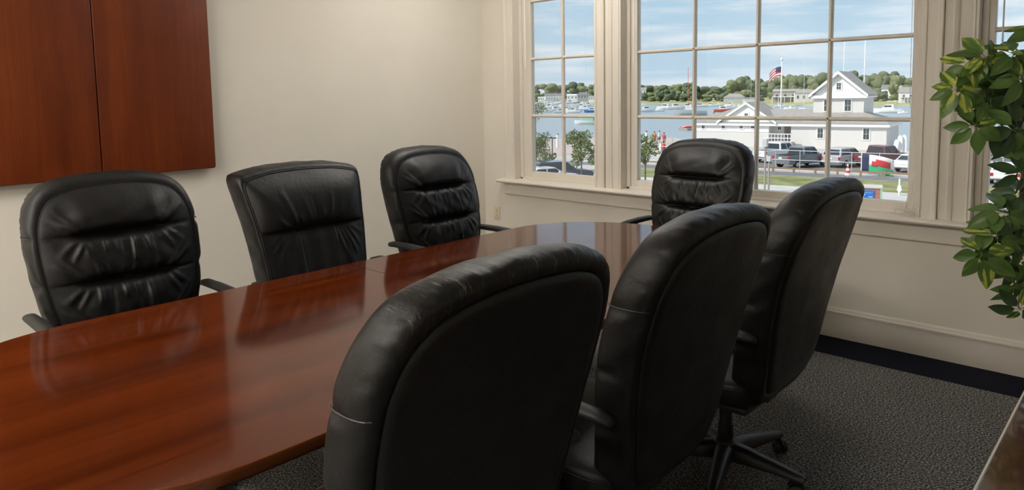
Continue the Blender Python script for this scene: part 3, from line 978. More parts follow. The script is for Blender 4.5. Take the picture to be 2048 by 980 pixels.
def slab(name, pts, z1, z0, m):
    n = len(pts)
    V = [(p[0], p[1], z1) for p in pts]+[(p[0], p[1], z0) for p in pts]
    Fc = [tuple(range(n)), tuple(range(n, 2*n))[::-1]]+[(i, (i+1) % n, n+(i+1) % n, n+i) for i in range(n)]
    return MB().add(V, Fc).build(name, m)
near = [onz(u, v, ZG) for u, v in ((1030, 279), (1200, 277), (1345, 275), (1440, 292), (1600, 288), (1740, 289), (1795, 302), (1850, 296), (1930, 262), (2150, 240))]
ground = slab('ground', [(-120, 4.7, 0), (-140, 60, 0)] + [tuple(p) for p in near] + [(90, 210, 0), (120, 4.7, 0)], ZG, ZG-2.5, 'gravel')
struct(ground)
# street axes
P1 = onz(1539, 345.6, ZG); P2 = onz(1818, 360, ZG)
ex = (P2-P1).normalized(); ey = Vector((-ex.y, ex.x, 0))
if ey.dot(fwd) < 0: ey = -ey
def st_(s, t, z=0.0):
    return P1 + ex*s + ey*t + Vector((0, 0, z))
def strip(name, t0, t1, m, z1, s0=-60, s1=70):
    return slab(name, [st_(s0, t0), st_(s1, t0), st_(s1, t1), st_(s0, t1)], ZG+z1, ZG-.1, m)
struct(strip('pavement', -20, -8.2, 'concrete', .06))
tag(strip('lawn', -8.2, -1.8, 'lawn', .05, -14), 'patchy yellow green grass strip beside the street', 'grass', kind='stuff')
struct(strip('street', -1.3, .9, 'asphalt', .02))
struct(strip('parking_lot', 3.4, 13, 'asphalt', .015, -10))
MATS['asphalt'].node_tree.nodes['Principled BSDF'].inputs['Roughness'].default_value = .95
struct(slab('quay', [tuple(onz(u, v, ZG)) for u, v in ((1030, 312), (1345, 306), (1345, 276), (1200, 278), (1030, 280))], ZG+.04, ZG-.1, 'dock_stone'))

# far shore
fs = [onz(u, v, ZW) for u, v in ((960, 208), (1080, 207), (1200, 207), (1290, 208), (1400, 209), (1500, 209), (1600, 211), (1700, 212), (1800, 211), (1850, 211), (1950, 207), (2100, 203), (2300, 200))]
V = []; steps = [(0, -6.6), (1.5, -5.9), (14, -5.4), (40, -4.6), (120, -2.5), (420, 2.0)]
for p in fs:
    d = Vector((p.x, p.y, 0)).normalized()
    for s, z in steps:
        V.append((p.x+d.x*s, p.y+d.y*s, z))
k = len(steps)
Fc = [(i*k+j, (i+1)*k+j, (i+1)*k+j+1, i*k+j+1) for i in range(len(fs)-1) for j in range(k-1)]
struct(MB().add(V, Fc).build('far_shore', 'marsh'))
def shore_D(u):
    us = [960, 1080, 1200, 1290, 1400, 1500, 1600, 1700, 1800, 1850, 1950, 2100, 2300]
    Ds = [(p-CAM).dot(fwd)/ray(uu, 200).dot(fwd) for p, uu in zip(fs, us)]
    return float(np.interp(u, us, Ds))
def shore_z(back):
    return float(np.interp(back, [s for s, z in steps], [z for s, z in steps]))

# ------------------------------------------------------------------ trees
def crown_mesh(name, seed, m, lumps=15, tall=1.0):
    rg = random.Random(seed)
    bm = bmesh.new()
    for i in range(lumps):
        a = rg.uniform(0, 2*math.pi); h = rg.uniform(.18, .86); w = .34*math.sqrt(max(.05, 1-((h-.45)/.62)**2))
        rr = rg.uniform(.15, .24)
        mt = Matrix.Translation((w*math.cos(a)*rg.uniform(.3, 1), w*math.sin(a)*rg.uniform(.3, 1), h)) @ Matrix.Diagonal((rr, rr, rr*.85, 1))
        bmesh.ops.create_icosphere(bm, subdivisions=3, radius=1, matrix=mt)
    for v in bm.verts:
        n = mnoise.noise(v.co*7+Vector((seed*3.1, 0, 0)))*.035 + mnoise.noise(v.co*19+Vector((0, seed, 0)))*.022
        v.co += v.normal*n if v.normal.length else Vector()
    me = bpy.data.meshes.new(name); bm.to_mesh(me); bm.free()
    me.materials.append(MATS[m]); me.polygons.foreach_set('use_smooth', [True]*len(me.polygons))
    return me
crowns = [crown_mesh('foliage', i, 'crown_%d' % (i % 3)) for i in range(6)]
trunk_me = mesh_data('trunk', *(lambda m: (m.v, m.f))(MB().tube([(0, 0, 0), (0.01, 0, .25), (0, 0, .5)], [.035, .028, .012], 7)), 'bark')
HUES = ['pale olive green', 'deep green', 'yellow green']
def far_tree(u, vtop, back, wide, i, label):
    D = shore_D(u)+back
    z0 = shore_z(back)
    p = column(u, D, z0)
    top = column(u, D, z0); 
    # height from the image row of the crown
    ztop = deep(u, vtop, D).z
    h = max(4.0, ztop-z0)
    t = empty('tree', p, rng.uniform(0, 6.28), label, 'tree', 'trees along the far shore')
    w = wide*D/F_PX
    for me, nm in ((crowns[i % 6], 'foliage'), (trunk_me, 'trunk')):
        o = link(bpy.data.objects.new(nm, me), t)
        o.scale = (w/.95, w/.95, h)
        if nm == 'foliage': o.location.z = -.04*h
    return t
TL = [(1050, 166), (1070, 168), (1100, 166), (1128, 168), (1150, 162), (1172, 168), (1190, 165), (1215, 164), (1240, 166), (1265, 168), (1285, 168), (1300, 168), (1325, 169), (1345, 170), (1362, 166),
      (1380, 163), (1400, 170), (1420, 172), (1440, 170), (1455, 168), (1470, 158), (1488, 151), (1505, 153), (1522, 162), (1540, 158), (1558, 152),
      (1575, 147), (1592, 147), (1610, 149), (1628, 146), (1645, 143), (1662, 143), (1680, 146), (1700, 139), (1722, 146), (1742, 146), (1760, 140), (1777, 138), (1795, 148),
      (1812, 152), (1835, 150), (1870, 146), (1910, 142), (1950, 136), (1985, 132), (2010, 128), (2035, 133), (2070, 130), (2110, 135)]
ORD = ['first', 'second', 'third', 'fourth', 'fifth', 'sixth', 'seventh', 'eighth', 'ninth', 'tenth', 'eleventh', 'twelfth', 'thirteenth', 'fourteenth', 'fifteenth', 'sixteenth',
       'seventeenth', 'eighteenth', 'nineteenth', 'twentieth', 'twenty-first', 'twenty-second', 'twenty-third', 'twenty-fourth', 'twenty-fifth', 'twenty-sixth', 'twenty-seventh', 'twenty-eighth', 'twenty-ninth', 'thirtieth', 'thirty-first', 'thirty-second', 'thirty-third', 'thirty-fourth', 'thirty-fifth', 'thirty-sixth']
PANE = lambda u: 'left' if u < 1230 else ('middle' if u < 1850 else 'right')
cnt = {}
for i, (u, v) in enumerate(TL):
    k = PANE(u); n = cnt[k] = cnt.get(k, -1)+1
    far_tree(u+rng.uniform(-3, 3), v+rng.uniform(-1, 1.5), rng.uniform(60, 110), rng.uniform(30, 46), i, '%s tree, %s from left in the far treeline through the %s window' % (HUES[i % 3], ORD[n], k))
cnt = {}
for i, (u, v, w) in enumerate(sorted([(1078, 186, 24), (1290, 184, 22), (1305, 182, 24), (1322, 178, 24), (1338, 176, 30), (1352, 180, 26), (1368, 186, 24), (1385, 182, 28), (1415, 187, 24), (1432, 186, 22), (1448, 184, 22), (1492, 178, 26),
                               (1522, 190, 16), (1575, 186, 18), (1650, 178, 26), (1766, 180, 24), (1786, 166, 22), (1796, 178, 22), (1755, 190, 22), (1812, 185, 14), (1990, 165, 36), (2025, 160, 40), (1185, 178, 20)])):
    k = PANE(u); n = cnt[k] = cnt.get(k, -1)+1
    far_tree(u, v, rng.uniform(18, 45), w, i+2, 'small %s shoreline tree, %s from left through the %s window' % (HUES[(i+2) % 3], ORD[n], k))

mat('leaf_dark', (0.07, 0.115, 0.045), 0.7, color2=(0.15, 0.19, 0.07), vscale=1.2, spec=0.2)
def leafy_tree(u, v, D, w, h, seed, label, m='leaf_near', n=1500, lean=0.0):
    """tree with its crown centre in the direction u,v at distance D; crown w x h metres"""
    c = deep(u, v, D)
    t = empty('young_tree', (c.x, c.y, ZG), 0, label, 'tree', 'young trees near the building')
    rg = random.Random(seed)
    H = c.z-ZG
    V = []; Fc = []
    blobs = [(rg.uniform(-.32, .32)*w, rg.uniform(-.32, .32)*w, rg.uniform(-.40, .40)*h, rg.uniform(.13, .24)*w) for _ in range(16)]
    for i in range(n):
        bx_, by_, bz_, br = rg.choice(blobs)
        d = Vector((rg.gauss(0, 1), rg.gauss(0, 1), rg.gauss(0, 1))).normalized()*br*rg.uniform(.6, 1.1)
        q = Vector((bx_, by_, H+bz_))+d
        a = Vector((rg.gauss(0, 1), rg.gauss(0, 1), rg.gauss(0, .6))).normalized()*rg.uniform(.07, .12)
        b = a.cross(Vector((rg.gauss(0, 1), rg.gauss(0, 1), rg.gauss(0, 1)))).normalized()*.045
        k = len(V); V += [q-a, q+b-a*.1, q+a, q-b-a*.1]; Fc.append((k, k+1, k+2, k+3))
    tag(MB().add(V, Fc).build('foliage', m, t, fix=False), kind='stuff')
    tr = MB().tube([(0, 0, 0), (.03, 0, H*.5), (0, .04, H), (0, 0, H+h*.3)], [.07, .055, .035, .012], 8)
    for b in blobs[:8]:
        tr.tube([(0, .02, H-.35*h), (b[0]*.6, b[1]*.6, H+b[2]*.5-.1*h), (b[0], b[1], H+b[2])], [.03, .02, .008], 6)
    tr.build('trunk', 'bark', t, True)
leafy_tree(1162, 297, 44, 1.95, 2.4, 1, 'young leafy tree filling the lower right pane of the left window', 'leaf_near', 1700)
leafy_tree(1072, 290, 62, 2.6, 3.2, 2, 'dark leafy tree at the left edge of the left window behind the parked cars', 'leaf_dark', 1500)
leafy_tree(1070, 223, 62, 2.2, 2.0, 3, 'sparse yellow green tree top at the left edge of the left window', 'leaf_near', 420)
leafy_tree(1290, 305, 46, 1.9, 2.3, 4, 'young leafy tree at the left edge of the middle window', 'leaf_near', 1300)
leafy_tree(1094, 322, 60, 2.0, 1.5, 5, 'low dark shrub behind the parked navy car', 'leaf_dark', 700)

# ------------------------------------------------------------------ boats
def hull_mb(Lh, B, H):
    V = []; n = 9; m = 7
    for i in range(n):
        s = i/(n-1)
        b = B/2*min(1, (1-s)**.55*1.35)*(.85+.15*min(1, s*4)) if s < 1 else .02
        sh = H*(.78+.22*s*s)
        x = -Lh/2+Lh*s
        kz = -.12*H+.25*H*max(0, s-.75)*3
        row = [(x, b, sh), (x-.0*Lh, b*.96, sh*.55), (x-.015*Lh*s, b*.72, .06*H), (x-.03*Lh*s, 0, kz), (x-.015*Lh*s, -b*.72, .06*H), (x, -b*.96, sh*.55), (x, -b, sh)]
        V += row
    Fc = []
    for i in range(n-1):
        for j in range(m-1):
            Fc.append((i*m+j, i*m+j+1, (i+1)*m+j+1, (i+1)*m+j))
        Fc.append((i*m+6, i*m, (i+1)*m, (i+1)*m+6))
    Fc.append(tuple(range(m)))
    return MB().add(V, Fc)
def boat(u, v, px, a, label, kind='cruiser', hull='boat_white', cap='boat_white', mast=None):
    p = onz(u, v, ZW); D = (p-CAM).dot(fwd)
    Lh = px*D/F_PX; B = Lh*.32; H = Lh*.19
    ang = math.atan2(ray(u, v).y, ray(u, v).x)
    t = empty('sailing_boat' if kind == 'sail' else 'motor_boat', (p.x, p.y, ZW), ang-R(90)+R(a), label, 'boat', 'boats on the harbour')
    soft(hull_mb(Lh, B, H).build('hull', hull, t), 50)
    if kind == 'cruiser':
        c = MB().prism([(-Lh*.22, H*.8), (-Lh*.20, H*1.75), (Lh*.08, H*1.7), (Lh*.22, H*.9)], 'Y', -B*.32, B*.32)
        c.build('cabin', cap, t)
        MB().prism([(-Lh*.14, H*1.2), (-Lh*.13, H*1.55), (Lh*.09, H*1.55), (Lh*.14, H*1.2)], 'Y', -B*.325, B*.325).build('cabin_window', 'window_dark', t)
        MB().box((-Lh*.30, -B*.3, H*2.35), (Lh*.02, B*.3, H*2.45)).build('canopy', 'boat_white', t)
        fr = MB()
        for xx in (-Lh*.28, 0):
            for s in (-1, 1):
                fr.tube([(xx, s*B*.28, H*.9), (xx, s*B*.28, H*2.36)], Lh*.006, 5)
        fr.build('canopy_frame', 'fence_metal', t)
    elif kind == 'open':
        MB().box((-Lh*.08, -B*.15, H*.6), (Lh*.06, B*.15, H*1.6)).build('console', cap, t)
        MB().prism([(Lh*.05, H*1.5), (Lh*.08, H*2.0), (Lh*.09, H*2.0), (Lh*.07, H*1.5)], 'Y', -B*.15, B*.15).build('windscreen', 'window_dark', t)
        MB().box((-Lh*.56, -B*.1, H*.3), (-Lh*.48, B*.1, H*1.5)).build('outboard_motor', 'boat_grey', t)
    elif kind == 'sail':
        MB().prism([(-Lh*.15, H*.9), (-Lh*.14, H*1.25), (Lh*.12, H*1.2), (Lh*.18, H*.95)], 'Y', -B*.25, B*.25).build('cabin', cap, t)
        MB().tube([(Lh*.06, 0, H*.9), (Lh*.06, 0, H*.9+mast[0])], Lh*.008, 6).build('mast', mast[1], t)
        MB().tube([(Lh*.06, 0, H*1.9), (-Lh*.35, 0, H*1.8)], Lh*.012, 6).build('boom', 'boat_blue', t)
    elif kind == 'canvas':
        nn = MB()
        for i in range(7):
            w = math.pi*i/6
            nn.v += [(-Lh*.32, B*.42*math.cos(w), H*.8+H*1.5*math.sin(w)), (Lh*.16, B*.36*math.cos(w), H*.8+H*1.35*math.sin(w))]
        nn.f += [(2*i, 2*i+1, 2*i+3, 2*i+2) for i in range(6)]
        nn.f += [tuple(range(0, 14, 2)), tuple(range(1, 14, 2))]
        soft(nn.build('boat_cover', 'canvas_green', t))
        MB().box((-Lh*.50, -B*.3, H*.8), (-Lh*.33, B*.3, H*1.9), .05).build('stern_cover', 'canvas_blue', t)
        rl = MB()
        for i in range(5):
            x = Lh*(.22+.06*i); rl.tube([(x, B*.2, H*.9), (x, B*.2, H*1.7)], Lh*.004, 4)
        rl.tube([(Lh*.2, B*.2, H*1.7), (Lh*.48, 0, H*1.75)], Lh*.004, 4); rl.build('bow_rail', 'chrome', t)
    return t
boat(1172, 248.5, 46, 178, 'white boat with pale green canvas and blue stern cover in the left window', 'canvas')
boat(1183, 225, 30, 176, 'blue hulled cruiser at the right edge of the left window', 'cruiser', 'boat_blue')
def fleet(lst, where, kinds):
    for i, (u, v, px, a) in enumerate(sorted(lst)):
        k = kinds[i % len(kinds)]
        boat(u, v, px, a, 'white %s boat, %s from left %s' % ({'cruiser': 'cabin', 'open': 'open'}[k], ORD[i], where), k)
fleet([(1085, 222, 34, 10), (1098, 217, 28, 170), (1112, 223, 32, 15), (1104, 213, 26, 5), (1120, 216, 26, 175), (1080, 213, 26, 8), (1133, 223, 30, 165), (1143, 218, 32, 5), (1152, 223, 28, 12),
       (1162, 217, 28, 170), (1150, 213, 26, 2), (1130, 213, 24, 178), (1092, 209, 24, 4), (1116, 208, 24, 176), (1140, 208, 24, 3), (1164, 210, 24, 174), (1100, 211, 26, 172), (1128, 219, 28, 6), (1156, 212, 26, 8), (1090, 225, 30, 174), (1145, 226, 32, 172), (1120, 226, 26, 6), (1170, 220, 26, 172), (1176, 213, 24, 5), (1074, 218, 26, 176)],
      'in the crowded marina, left window', ['cruiser', 'open', 'cruiser'])
boat(1293, 224, 34, 8, 'large white cabin cruiser at the left edge of the middle window', 'cruiser')
boat(1314, 223, 26, 172, 'white open motor boat with dark engine beside the large cabin cruiser', 'open')
fleet([(1330, 219, 34, 170), (1352, 219, 36, 5), (1375, 218, 34, 172)], 'in the row behind the grey sailing boat', ['cruiser'])
boat(1380, 231, 66, 178, 'low grey sailing boat with a tall orange red mast', 'sail', 'boat_grey', 'boat_white', (deep(1393, 138, (onz(1380, 231, ZW)-CAM).dot(fwd)).z-ZW-1.4, 'mast_red'))
boat(1446, 224, 36, 5, 'bright red hulled motor boat in front of the treeline', 'cruiser', 'boat_red')
boat(1428, 227, 12, 80, 'tiny red dinghy beside the red motor boat', 'open', 'boat_red', 'boat_red')
fleet([(1405, 214, 24, 5), (1420, 213, 22, 175), (1437, 213, 24, 8), (1460, 213, 22, 170), (1478, 216, 26, 5)], 'in the row behind the red motor boat', ['open', 'cruiser'])
boat(1503, 218, 26, 172, 'white sailing boat with a bare white mast behind the boathouse dormer', 'sail', 'boat_white', 'boat_white', (16, 'mast_white'))
boat(1562, 215, 26, 5, 'white motor boat behind the foot of the flagpole', 'cruiser')
boat(1604, 226, 44, 4, 'white sailing boat left of the boathouse tower', 'sail', 'boat_white', 'boat_white', (19, 'mast_white'))
boat(1580, 219, 24, 172, 'small white boat between the flagpole and the tower', 'open')
boat(1775, 226, 52, 176, 'long white motor yacht right of the boathouse tower', 'cruiser')
boat(1806, 227, 20, 175, 'small white open boat behind the motor yacht', 'open')

# floating dock with kayaks
p = onz(1374, 260, ZW)
fd = empty('floating_dock', (p.x, p.y, ZW), R(-35), 'low dark floating dock on the water left of the boathouse', 'dock')
MB().box((-2.2, -1.0, 0), (2.2, 1.0, .45), .03).build('deck', 'grey_wood', fd)
for k in range(3):
    MB().lathe([(.02, -1.2), (.22, -.5), (.26, 0), (.22, .5), (.02, 1.2)], 8, (-.9+k*.7, 0, .65), 'Y').build('kayak', ['boat_red', 'boat_white', 'boat_red'][k], fd, True)
# mooring piles
for i, (u, vt, vb, lab) in enumerate([(1115, 266, 296, 'white topped mooring pile on the quay through the left window'), (1322, 284, 306, 'white mooring pile beside the people on the quay')]):
    b = onz(u, vb, ZG); D = (b-CAM).dot(fwd); h = (vb-vt)*D/F_PX
    t = empty('mooring_pile', b, 0, lab, 'pile')
    MB().lathe([(.20, 0), (.18, h*.9), (.17, h*.9)], 10).build('post', 'white_paint', t, False)
    MB().lathe([(.21, h*.9), (.20, h*.95), (.03, h)], 10).build('cap', 'grey_wood', t, False)
# street lamp on the quay
b = onz(1105, 322, ZG); D = (b-CAM).dot(fwd); h = (322-275)*D/F_PX
t = empty('lamp_post', b, 0, 'thin dark lamp post between the shrub and the mooring pile', 'lamp post')
MB().tube([(0, 0, 0), (0, 0, h)], .05, 8).build('pole', 'tyre', t)
MB().box((-.5, -.12, h-.1), (.5, .12, h), .02).build('lamp_head', 'tyre', t)

# ------------------------------------------------------------------ boathouse
Rt = column(1772, 79, ZG); Lf = column(1393, 92, ZG)
bx = (Lf-Rt); BL = bx.length; bang = math.atan2(bx.y, bx.x)
bh = empty('boathouse', Rt, bang, 'white shingled boathouse with grey roofs and a square gabled tower', 'building')
# local frame: +x along the front towards the left end, and the back of the building at -y or +y
lx = bx.normalized(); lyv = Vector((-lx.y, lx.x, 0)); SGN = 1 if lyv.dot(fwd) > 0 else -1
def bpt(x, y, z):
    return (x, SGN*y, z)
def bbox(name, lo, hi, m, parent=bh, ch=0):
    a = bpt(*lo); b = bpt(*hi)
    return MB().box((a[0], min(a[1], b[1]), a[2]), (b[0], max(a[1], b[1]), b[2]), ch).build(name, m, parent)
def frac(u):          # local x on the front wall for image column u
    d = ray(u, 250); 
    # intersect the vertical front plane
    n = Vector((-lx.y, lx.x, 0)); tt = n.dot(Rt-CAM)/n.dot(d)
    return (CAM+d*tt-Rt).dot(lx)
def fz(u, v):
    d = ray(u, v); n = Vector((-lx.y, lx.x, 0)); tt = n.dot(Rt-CAM)/n.dot(d)
    return (CAM+d*tt).z-ZG
eav = fz(1700, 250); xa = frac(1538); xb = frac(1582)
bbox('wall_block', (0, 0, 0), (xb, 9, eav), 'shingle_wall')
bbox('wall_recess', (xb, 1.6, 0), (xa, 9, eav), 'shingle_wall')
bbox('wall_block', (xa, 0, 0), (BL, 9, eav), 'shingle_wall')
bbox('cornice', (-.35, -.35, eav-.22), (BL+.3, 9.3, eav+.18), 'white_paint')
bbox('trim_band', (xa, -.04, eav-1.0), (BL, 0, eav-.3), 'white_paint')
# hipped low roof
rh = fz(1660, 229)+.9-.0
rf = [bpt(-.45, -.45, eav+.18), bpt(BL+.4, -.45, eav+.18), bpt(BL+.4, 9.4, eav+.18), bpt(-.45, 9.4, eav+.18), bpt(4.0, 4.5, eav+1.75), bpt(BL-3, 4.5, eav+1.75)]
MB().add(rf, [(0, 1, 5, 4), (1, 2, 5), (2, 3, 4, 5), (3, 0, 4), (0, 3, 2, 1)]).build('roof', 'roof_grey', bh)
# windows
def bwin(x, z, w, h, y=0.0, parent=bh, rows=2, sash=True):
    f = bbox('window', (x-w/2-.12, y-.06, z-.12), (x+w/2+.12, y, z+h+.12), 'white_paint', parent)
    cols = 2
    for i in range(cols):
        for j in range(rows):
            g = .05
            a = x-w/2+i*w/cols; b = a+w/cols
            bbox('pane', (a+g/2, y-.09, z+j*h/rows+g/2), (b-g/2, y-.05, z+(j+1)*h/rows-g/2), 'window_dark', f)
for u in (1407, 1447, 1483, 1506):
    bwin(frac(u), fz(u, 257), .40, .42, -.04, rows=1)
bwin(frac(1641), fz(1641, 276), .62, 1.15, 0.0)
bwin(frac(1733), fz(1733, 279), .62, 1.25, 0.0)
bbox('door', (frac(1577), 1.5, .3), (frac(1562), 1.6, 2.5), 'door_brown')
bwin(frac(1552), fz(1552, 261), .4, .4, 1.6, rows=1)
# stair landing with railing before the recess
ld = bbox('landing', (xb-.4, -1.2, 0), (xa+.2, 1.5, .75), 'concrete')
rl = MB()
for k in range(9):
    x = xb-.3+k*(xa-xb+.4)/8
    a = bpt(x, -1.1, .75); rl.box((a[0]-.03, a[1]-.03, .75), (a[0]+.03, a[1]+.03, 1.7))
for z in (1.2, 1.7):
    a = bpt(xb-.35, -1.1, z); rl.box((a[0], a[1]-.04, z-.05), (xa+.25, a[1]+.04, z+.05))
rl.build('railing', 'white_paint', bh)
# left gabled dormer
dxl, dxr = frac(1441), frac(1548); dm = (dxl+dxr)/2; dz = eav+.18
dpk = fz(1494, 207)
a0 = min(dxl, dxr); a1 = max(dxl, dxr)
V = [bpt(a0, -.2, dz), bpt(a1, -.2, dz), bpt(dm, -.2, dpk), bpt(a0, 6, dz), bpt(a1, 6, dz), bpt(dm, 6, dpk)]
MB().add(V, [(0, 1, 2), (3, 5, 4), (0, 2, 5, 3), (1, 4, 5, 2), (0, 3, 4, 1)]).build('dormer', 'white_paint', bh)
for s in (a0, a1):
    k = 1 if s > dm else -1
    V = [bpt(s+k*.35, -.5, dz-.05), bpt(dm, -.5, dpk+.05), bpt(dm, 6.2, dpk+.05), bpt(s+k*.35, 6.2, dz-.05)]
    V += [(p[0], p[1], p[2]+.16) for p in V]
    MB().add(V, [(0, 1, 2, 3), (4, 7, 6, 5), (0, 4, 5, 1), (1, 5, 6, 2), (2, 6, 7, 3), (3, 7, 4, 0)]).build('roof_slope', 'roof_grey', bh)
    V = [bpt(s+k*.4, -.52, dz-.2), bpt(dm, -.52, dpk-.1), bpt(dm, -.52, dpk+.2), bpt(s+k*.4, -.52, dz+.1)]
    V += [bpt(p[0], -.44, p[2]) for p in V]
    MB().add(V, [(0, 1, 2, 3), (4, 7, 6, 5), (0, 4, 5, 1), (1, 5, 6, 2), (2, 6, 7, 3), (3, 7, 4, 0)]).build('barge_board', 'white_paint', bh)
bwin(dm, dz+.55, .42, .62, -.2)
# tower, set back on the roof
ty = 3.2
def frT(u):
    d = ray(u, 200); n = Vector((-lx.y, lx.x, 0)); o = Rt+n*SGN*ty; tt = n.dot(o-CAM)/n.dot(d)
    return (CAM+d*tt-Rt).dot(lx)
def fzT(u, v):
    d = ray(u, v); n = Vector((-lx.y, lx.x, 0)); o = Rt+n*SGN*ty; tt = n.dot(o-CAM)/n.dot(d)
    return (CAM+d*tt).z-ZG
t0, t1 = frT(1728), frT(1627); te = fzT(1680, 194); tp = fzT(1679, 146); tm = (t0+t1)/2; TD = ty+(t1-t0)*1.15
bbox('tower', (t0, ty, eav), (t1, TD, te), 'shingle_wall')
bbox('tower_cornice', (t0-.35, ty-.35, te-.15), (t1+.35, TD+.35, te+.22), 'white_paint')
V = [bpt(t0-.1, ty-.02, te+.2), bpt(t1+.1, ty-.02, te+.2), bpt(tm, ty-.02, tp), bpt(t0-.1, TD, te+.2), bpt(t1+.1, TD, te+.2), bpt(tm, TD, tp)]
MB().add(V, [(0, 1, 2), (3, 5, 4), (0, 2, 5, 3), (1, 4, 5, 2), (0, 3, 4, 1)]).build('gable', 'white_paint', bh)
for s, k in ((t0, -1), (t1, 1)):
    V = [bpt(s+k*.45, ty-.5, te+.1), bpt(tm, ty-.5, tp+.12), bpt(tm, TD+.4, tp+.12), bpt(s+k*.45, TD+.4, te+.1)]
    V += [(p[0], p[1], p[2]+.14) for p in V]
    MB().add(V, [(0, 1, 2, 3), (4, 7, 6, 5), (0, 4, 5, 1), (1, 5, 6, 2), (2, 6, 7, 3), (3, 7, 4, 0)]).build('roof_slope', 'roof_grey', bh)
    V = [bpt(s+k*.48, ty-.52, te-.05), bpt(tm, ty-.52, tp-.12), bpt(tm, ty-.52, tp+.26), bpt(s+k*.48, ty-.52, te+.3)]
    V += [bpt(p[0], ty-.40, p[2]) for p in V]
    MB().add(V, [(0, 1, 2, 3), (4, 7, 6, 5), (0, 4, 5, 1), (1, 5, 6, 2), (2, 6, 7, 3), (3, 7, 4, 0)]).build('barge_board', 'white_paint', bh)
bwin(frT(1677), fzT(1677, 179), .5, .80, ty-.02)
bwin(frT(1696), fzT(1696, 222), .70, 1.35, ty)
bwin(frT(1654), fzT(1654, 222), .62, 1.35, ty)

# flagpole with flag, and two tall aerial masts
def pole_thing(name, u, vt, vb, D, r, label, cat, m='mast_white'):
    zb = deep(u, vb, D).z; b = column(u, D, ZG); zt = deep(u, vt, D).z
    t = empty(name, b, 0, label, cat)
    MB().tube([(0, 0, 0), (0, 0, (zt-ZG)*.6), (0, 0, zt-ZG)], [r, r*.85, r*.55], 10).build('pole', m, t, True)
    return t, zt-ZG
fp, hp = pole_thing('flagpole', 1560.5, 120, 225, 96, .11, 'tall white flagpole with a ball top beside the tower', 'flagpole')
MB().lathe([(.02, hp-.2), (.16, hp-.1), (.20, hp+.05), (.15, hp+.2), (.02, hp+.28)], 12).build('ball', 'mast_white', fp, True)
def cloth(name, parent, w, h, z, m, f0=0.0, f1=1.0, g0=0.0, g1=1.0, droop=0.5, amp=.12, ang=0.0, off=0.0):
    """piece of a waving flag: fractions f along the fly, g down the hoist"""
    V = []; n = 10; mm_ = 5
    for i in range(n+1):
        for j in range(mm_+1):
            f = f0+(f1-f0)*i/n; g = g0+(g1-g0)*j/mm_
            x = w*f*(1-.25*droop*f); zz = z-h*g-droop*h*f*f*.9; y = amp*w*math.sin(f*7+g*1.2)*f+off
            V.append((x*math.cos(ang)-y*math.sin(ang), x*math.sin(ang)+y*math.cos(ang), zz))
    Fc = [(i*(mm_+1)+j, (i+1)*(mm_+1)+j, (i+1)*(mm_+1)+j+1, i*(mm_+1)+j+1) for i in range(n) for j in range(mm_)]
    o = add_mesh(name, V, Fc, m, parent, True)
    md = o.modifiers.new('thickness', 'SOLIDIFY'); md.thickness = .015
    return o
va = math.atan2(ray(1560, 130).y, ray(1560, 130).x)+R(90)     # pointing to the left in the photo
fl = empty('national_flag', fp.location+Vector((0, 0, hp-.9)), va, 'red, white and blue flag waving from the white flagpole', 'flag')
for k in range(7):
    cloth('stripe', fl, 2.0, 1.25, 0, 'flag_red' if k % 2 == 0 else 'flag_white', .42 if k < 4 else 0.0, 1.0, k/7, (k+1)/7, .9, .10)
cloth('canton', fl, 2.0, 1.25, 0, 'flag_navy', .03, .42, 0, 4/7, .9, .10)
pole_thing('radio_mast', 1725, 75, 165, 110, .10, 'tall thin white aerial mast above the right slope of the tower roof', 'mast')
pole_thing('radio_mast', 1684, 78, 150, 118, .08, 'tall thin white aerial mast above the tower peak', 'mast')

# ------------------------------------------------------------------ far houses
def house(u, v, back, w, h, d, rot, wall, roof, label, rise=.5, chim=False, porch=False, hip=False):
    D = shore_D(u)+back
    zb = deep(u, v, D).z
    p = column(u, D, zb)
    ang = math.atan2(ray(u, v).y, ray(u, v).x)-R(90)+R(rot)
    s = D/F_PX
    w, h, d = w*s, h*s, d*s
    t = empty('house', p, ang, label, 'house', 'houses on the far shore')
    MB().box((-w/2, -d/2, -3), (w/2, d/2, h)).build('wall', wall, t)
    r = h*rise; o = .08*h
    if hip:
        MB().add([(-w/2-o, -d/2-o, h), (w/2+o, -d/2-o, h), (w/2+o, d/2+o, h), (-w/2-o, d/2+o, h), (-w*.25, 0, h+r), (w*.25, 0, h+r)],
                 [(0, 1, 5, 4), (1, 2, 5), (2, 3, 4, 5), (3, 0, 4), (0, 3, 2, 1)]).build('roof', roof, t)
    else:
        MB().prism([(-d/2-o, h), (0, h+r), (d/2+o, h)], 'X', -w/2-o, w/2+o).build('roof', roof, t)
    n = max(2, int(w/h*1.6))
    for k in range(n):
        x = -w/2+w*(k+.5)/n
        wn_ = MB().box((x-.1*h, -d/2-.06, h*.35), (x+.1*h, -d/2, h*.72)).build('window', 'window_dark', t)
    if chim:
        MB().box((w*.2, -.06*w, h), (w*.28, .06*w, h+r*1.5)).build('chimney', 'brick', t)
    if porch:
        pm = MB(); pm.box((-w/2, -d/2-h*.5, h*.45), (w/2, -d/2, h*.52))
        for k in range(5):
            x = -w/2+w*k/4; pm.tube([(x, -d/2-h*.45, -1), (x, -d/2-h*.45, h*.45)], h*.03, 5)
        pm.build('porch', 'white_paint', t)
house(1106, 200, 16, 32, 8, 20, 4, 'white_paint', 'roof_dark', 'white waterside house with a dark roof, left pane of the left window', .7, True, True)
house(1087, 202, 12, 22, 7, 14, 0, 'white_paint', 'white_paint', 'plain white boat shed at the left of the left window marina', .2)
house(1145, 200, 14, 22, 9, 16, -4, 'white_paint', 'white_paint', 'white waterside house right of the left window muntin', .3)
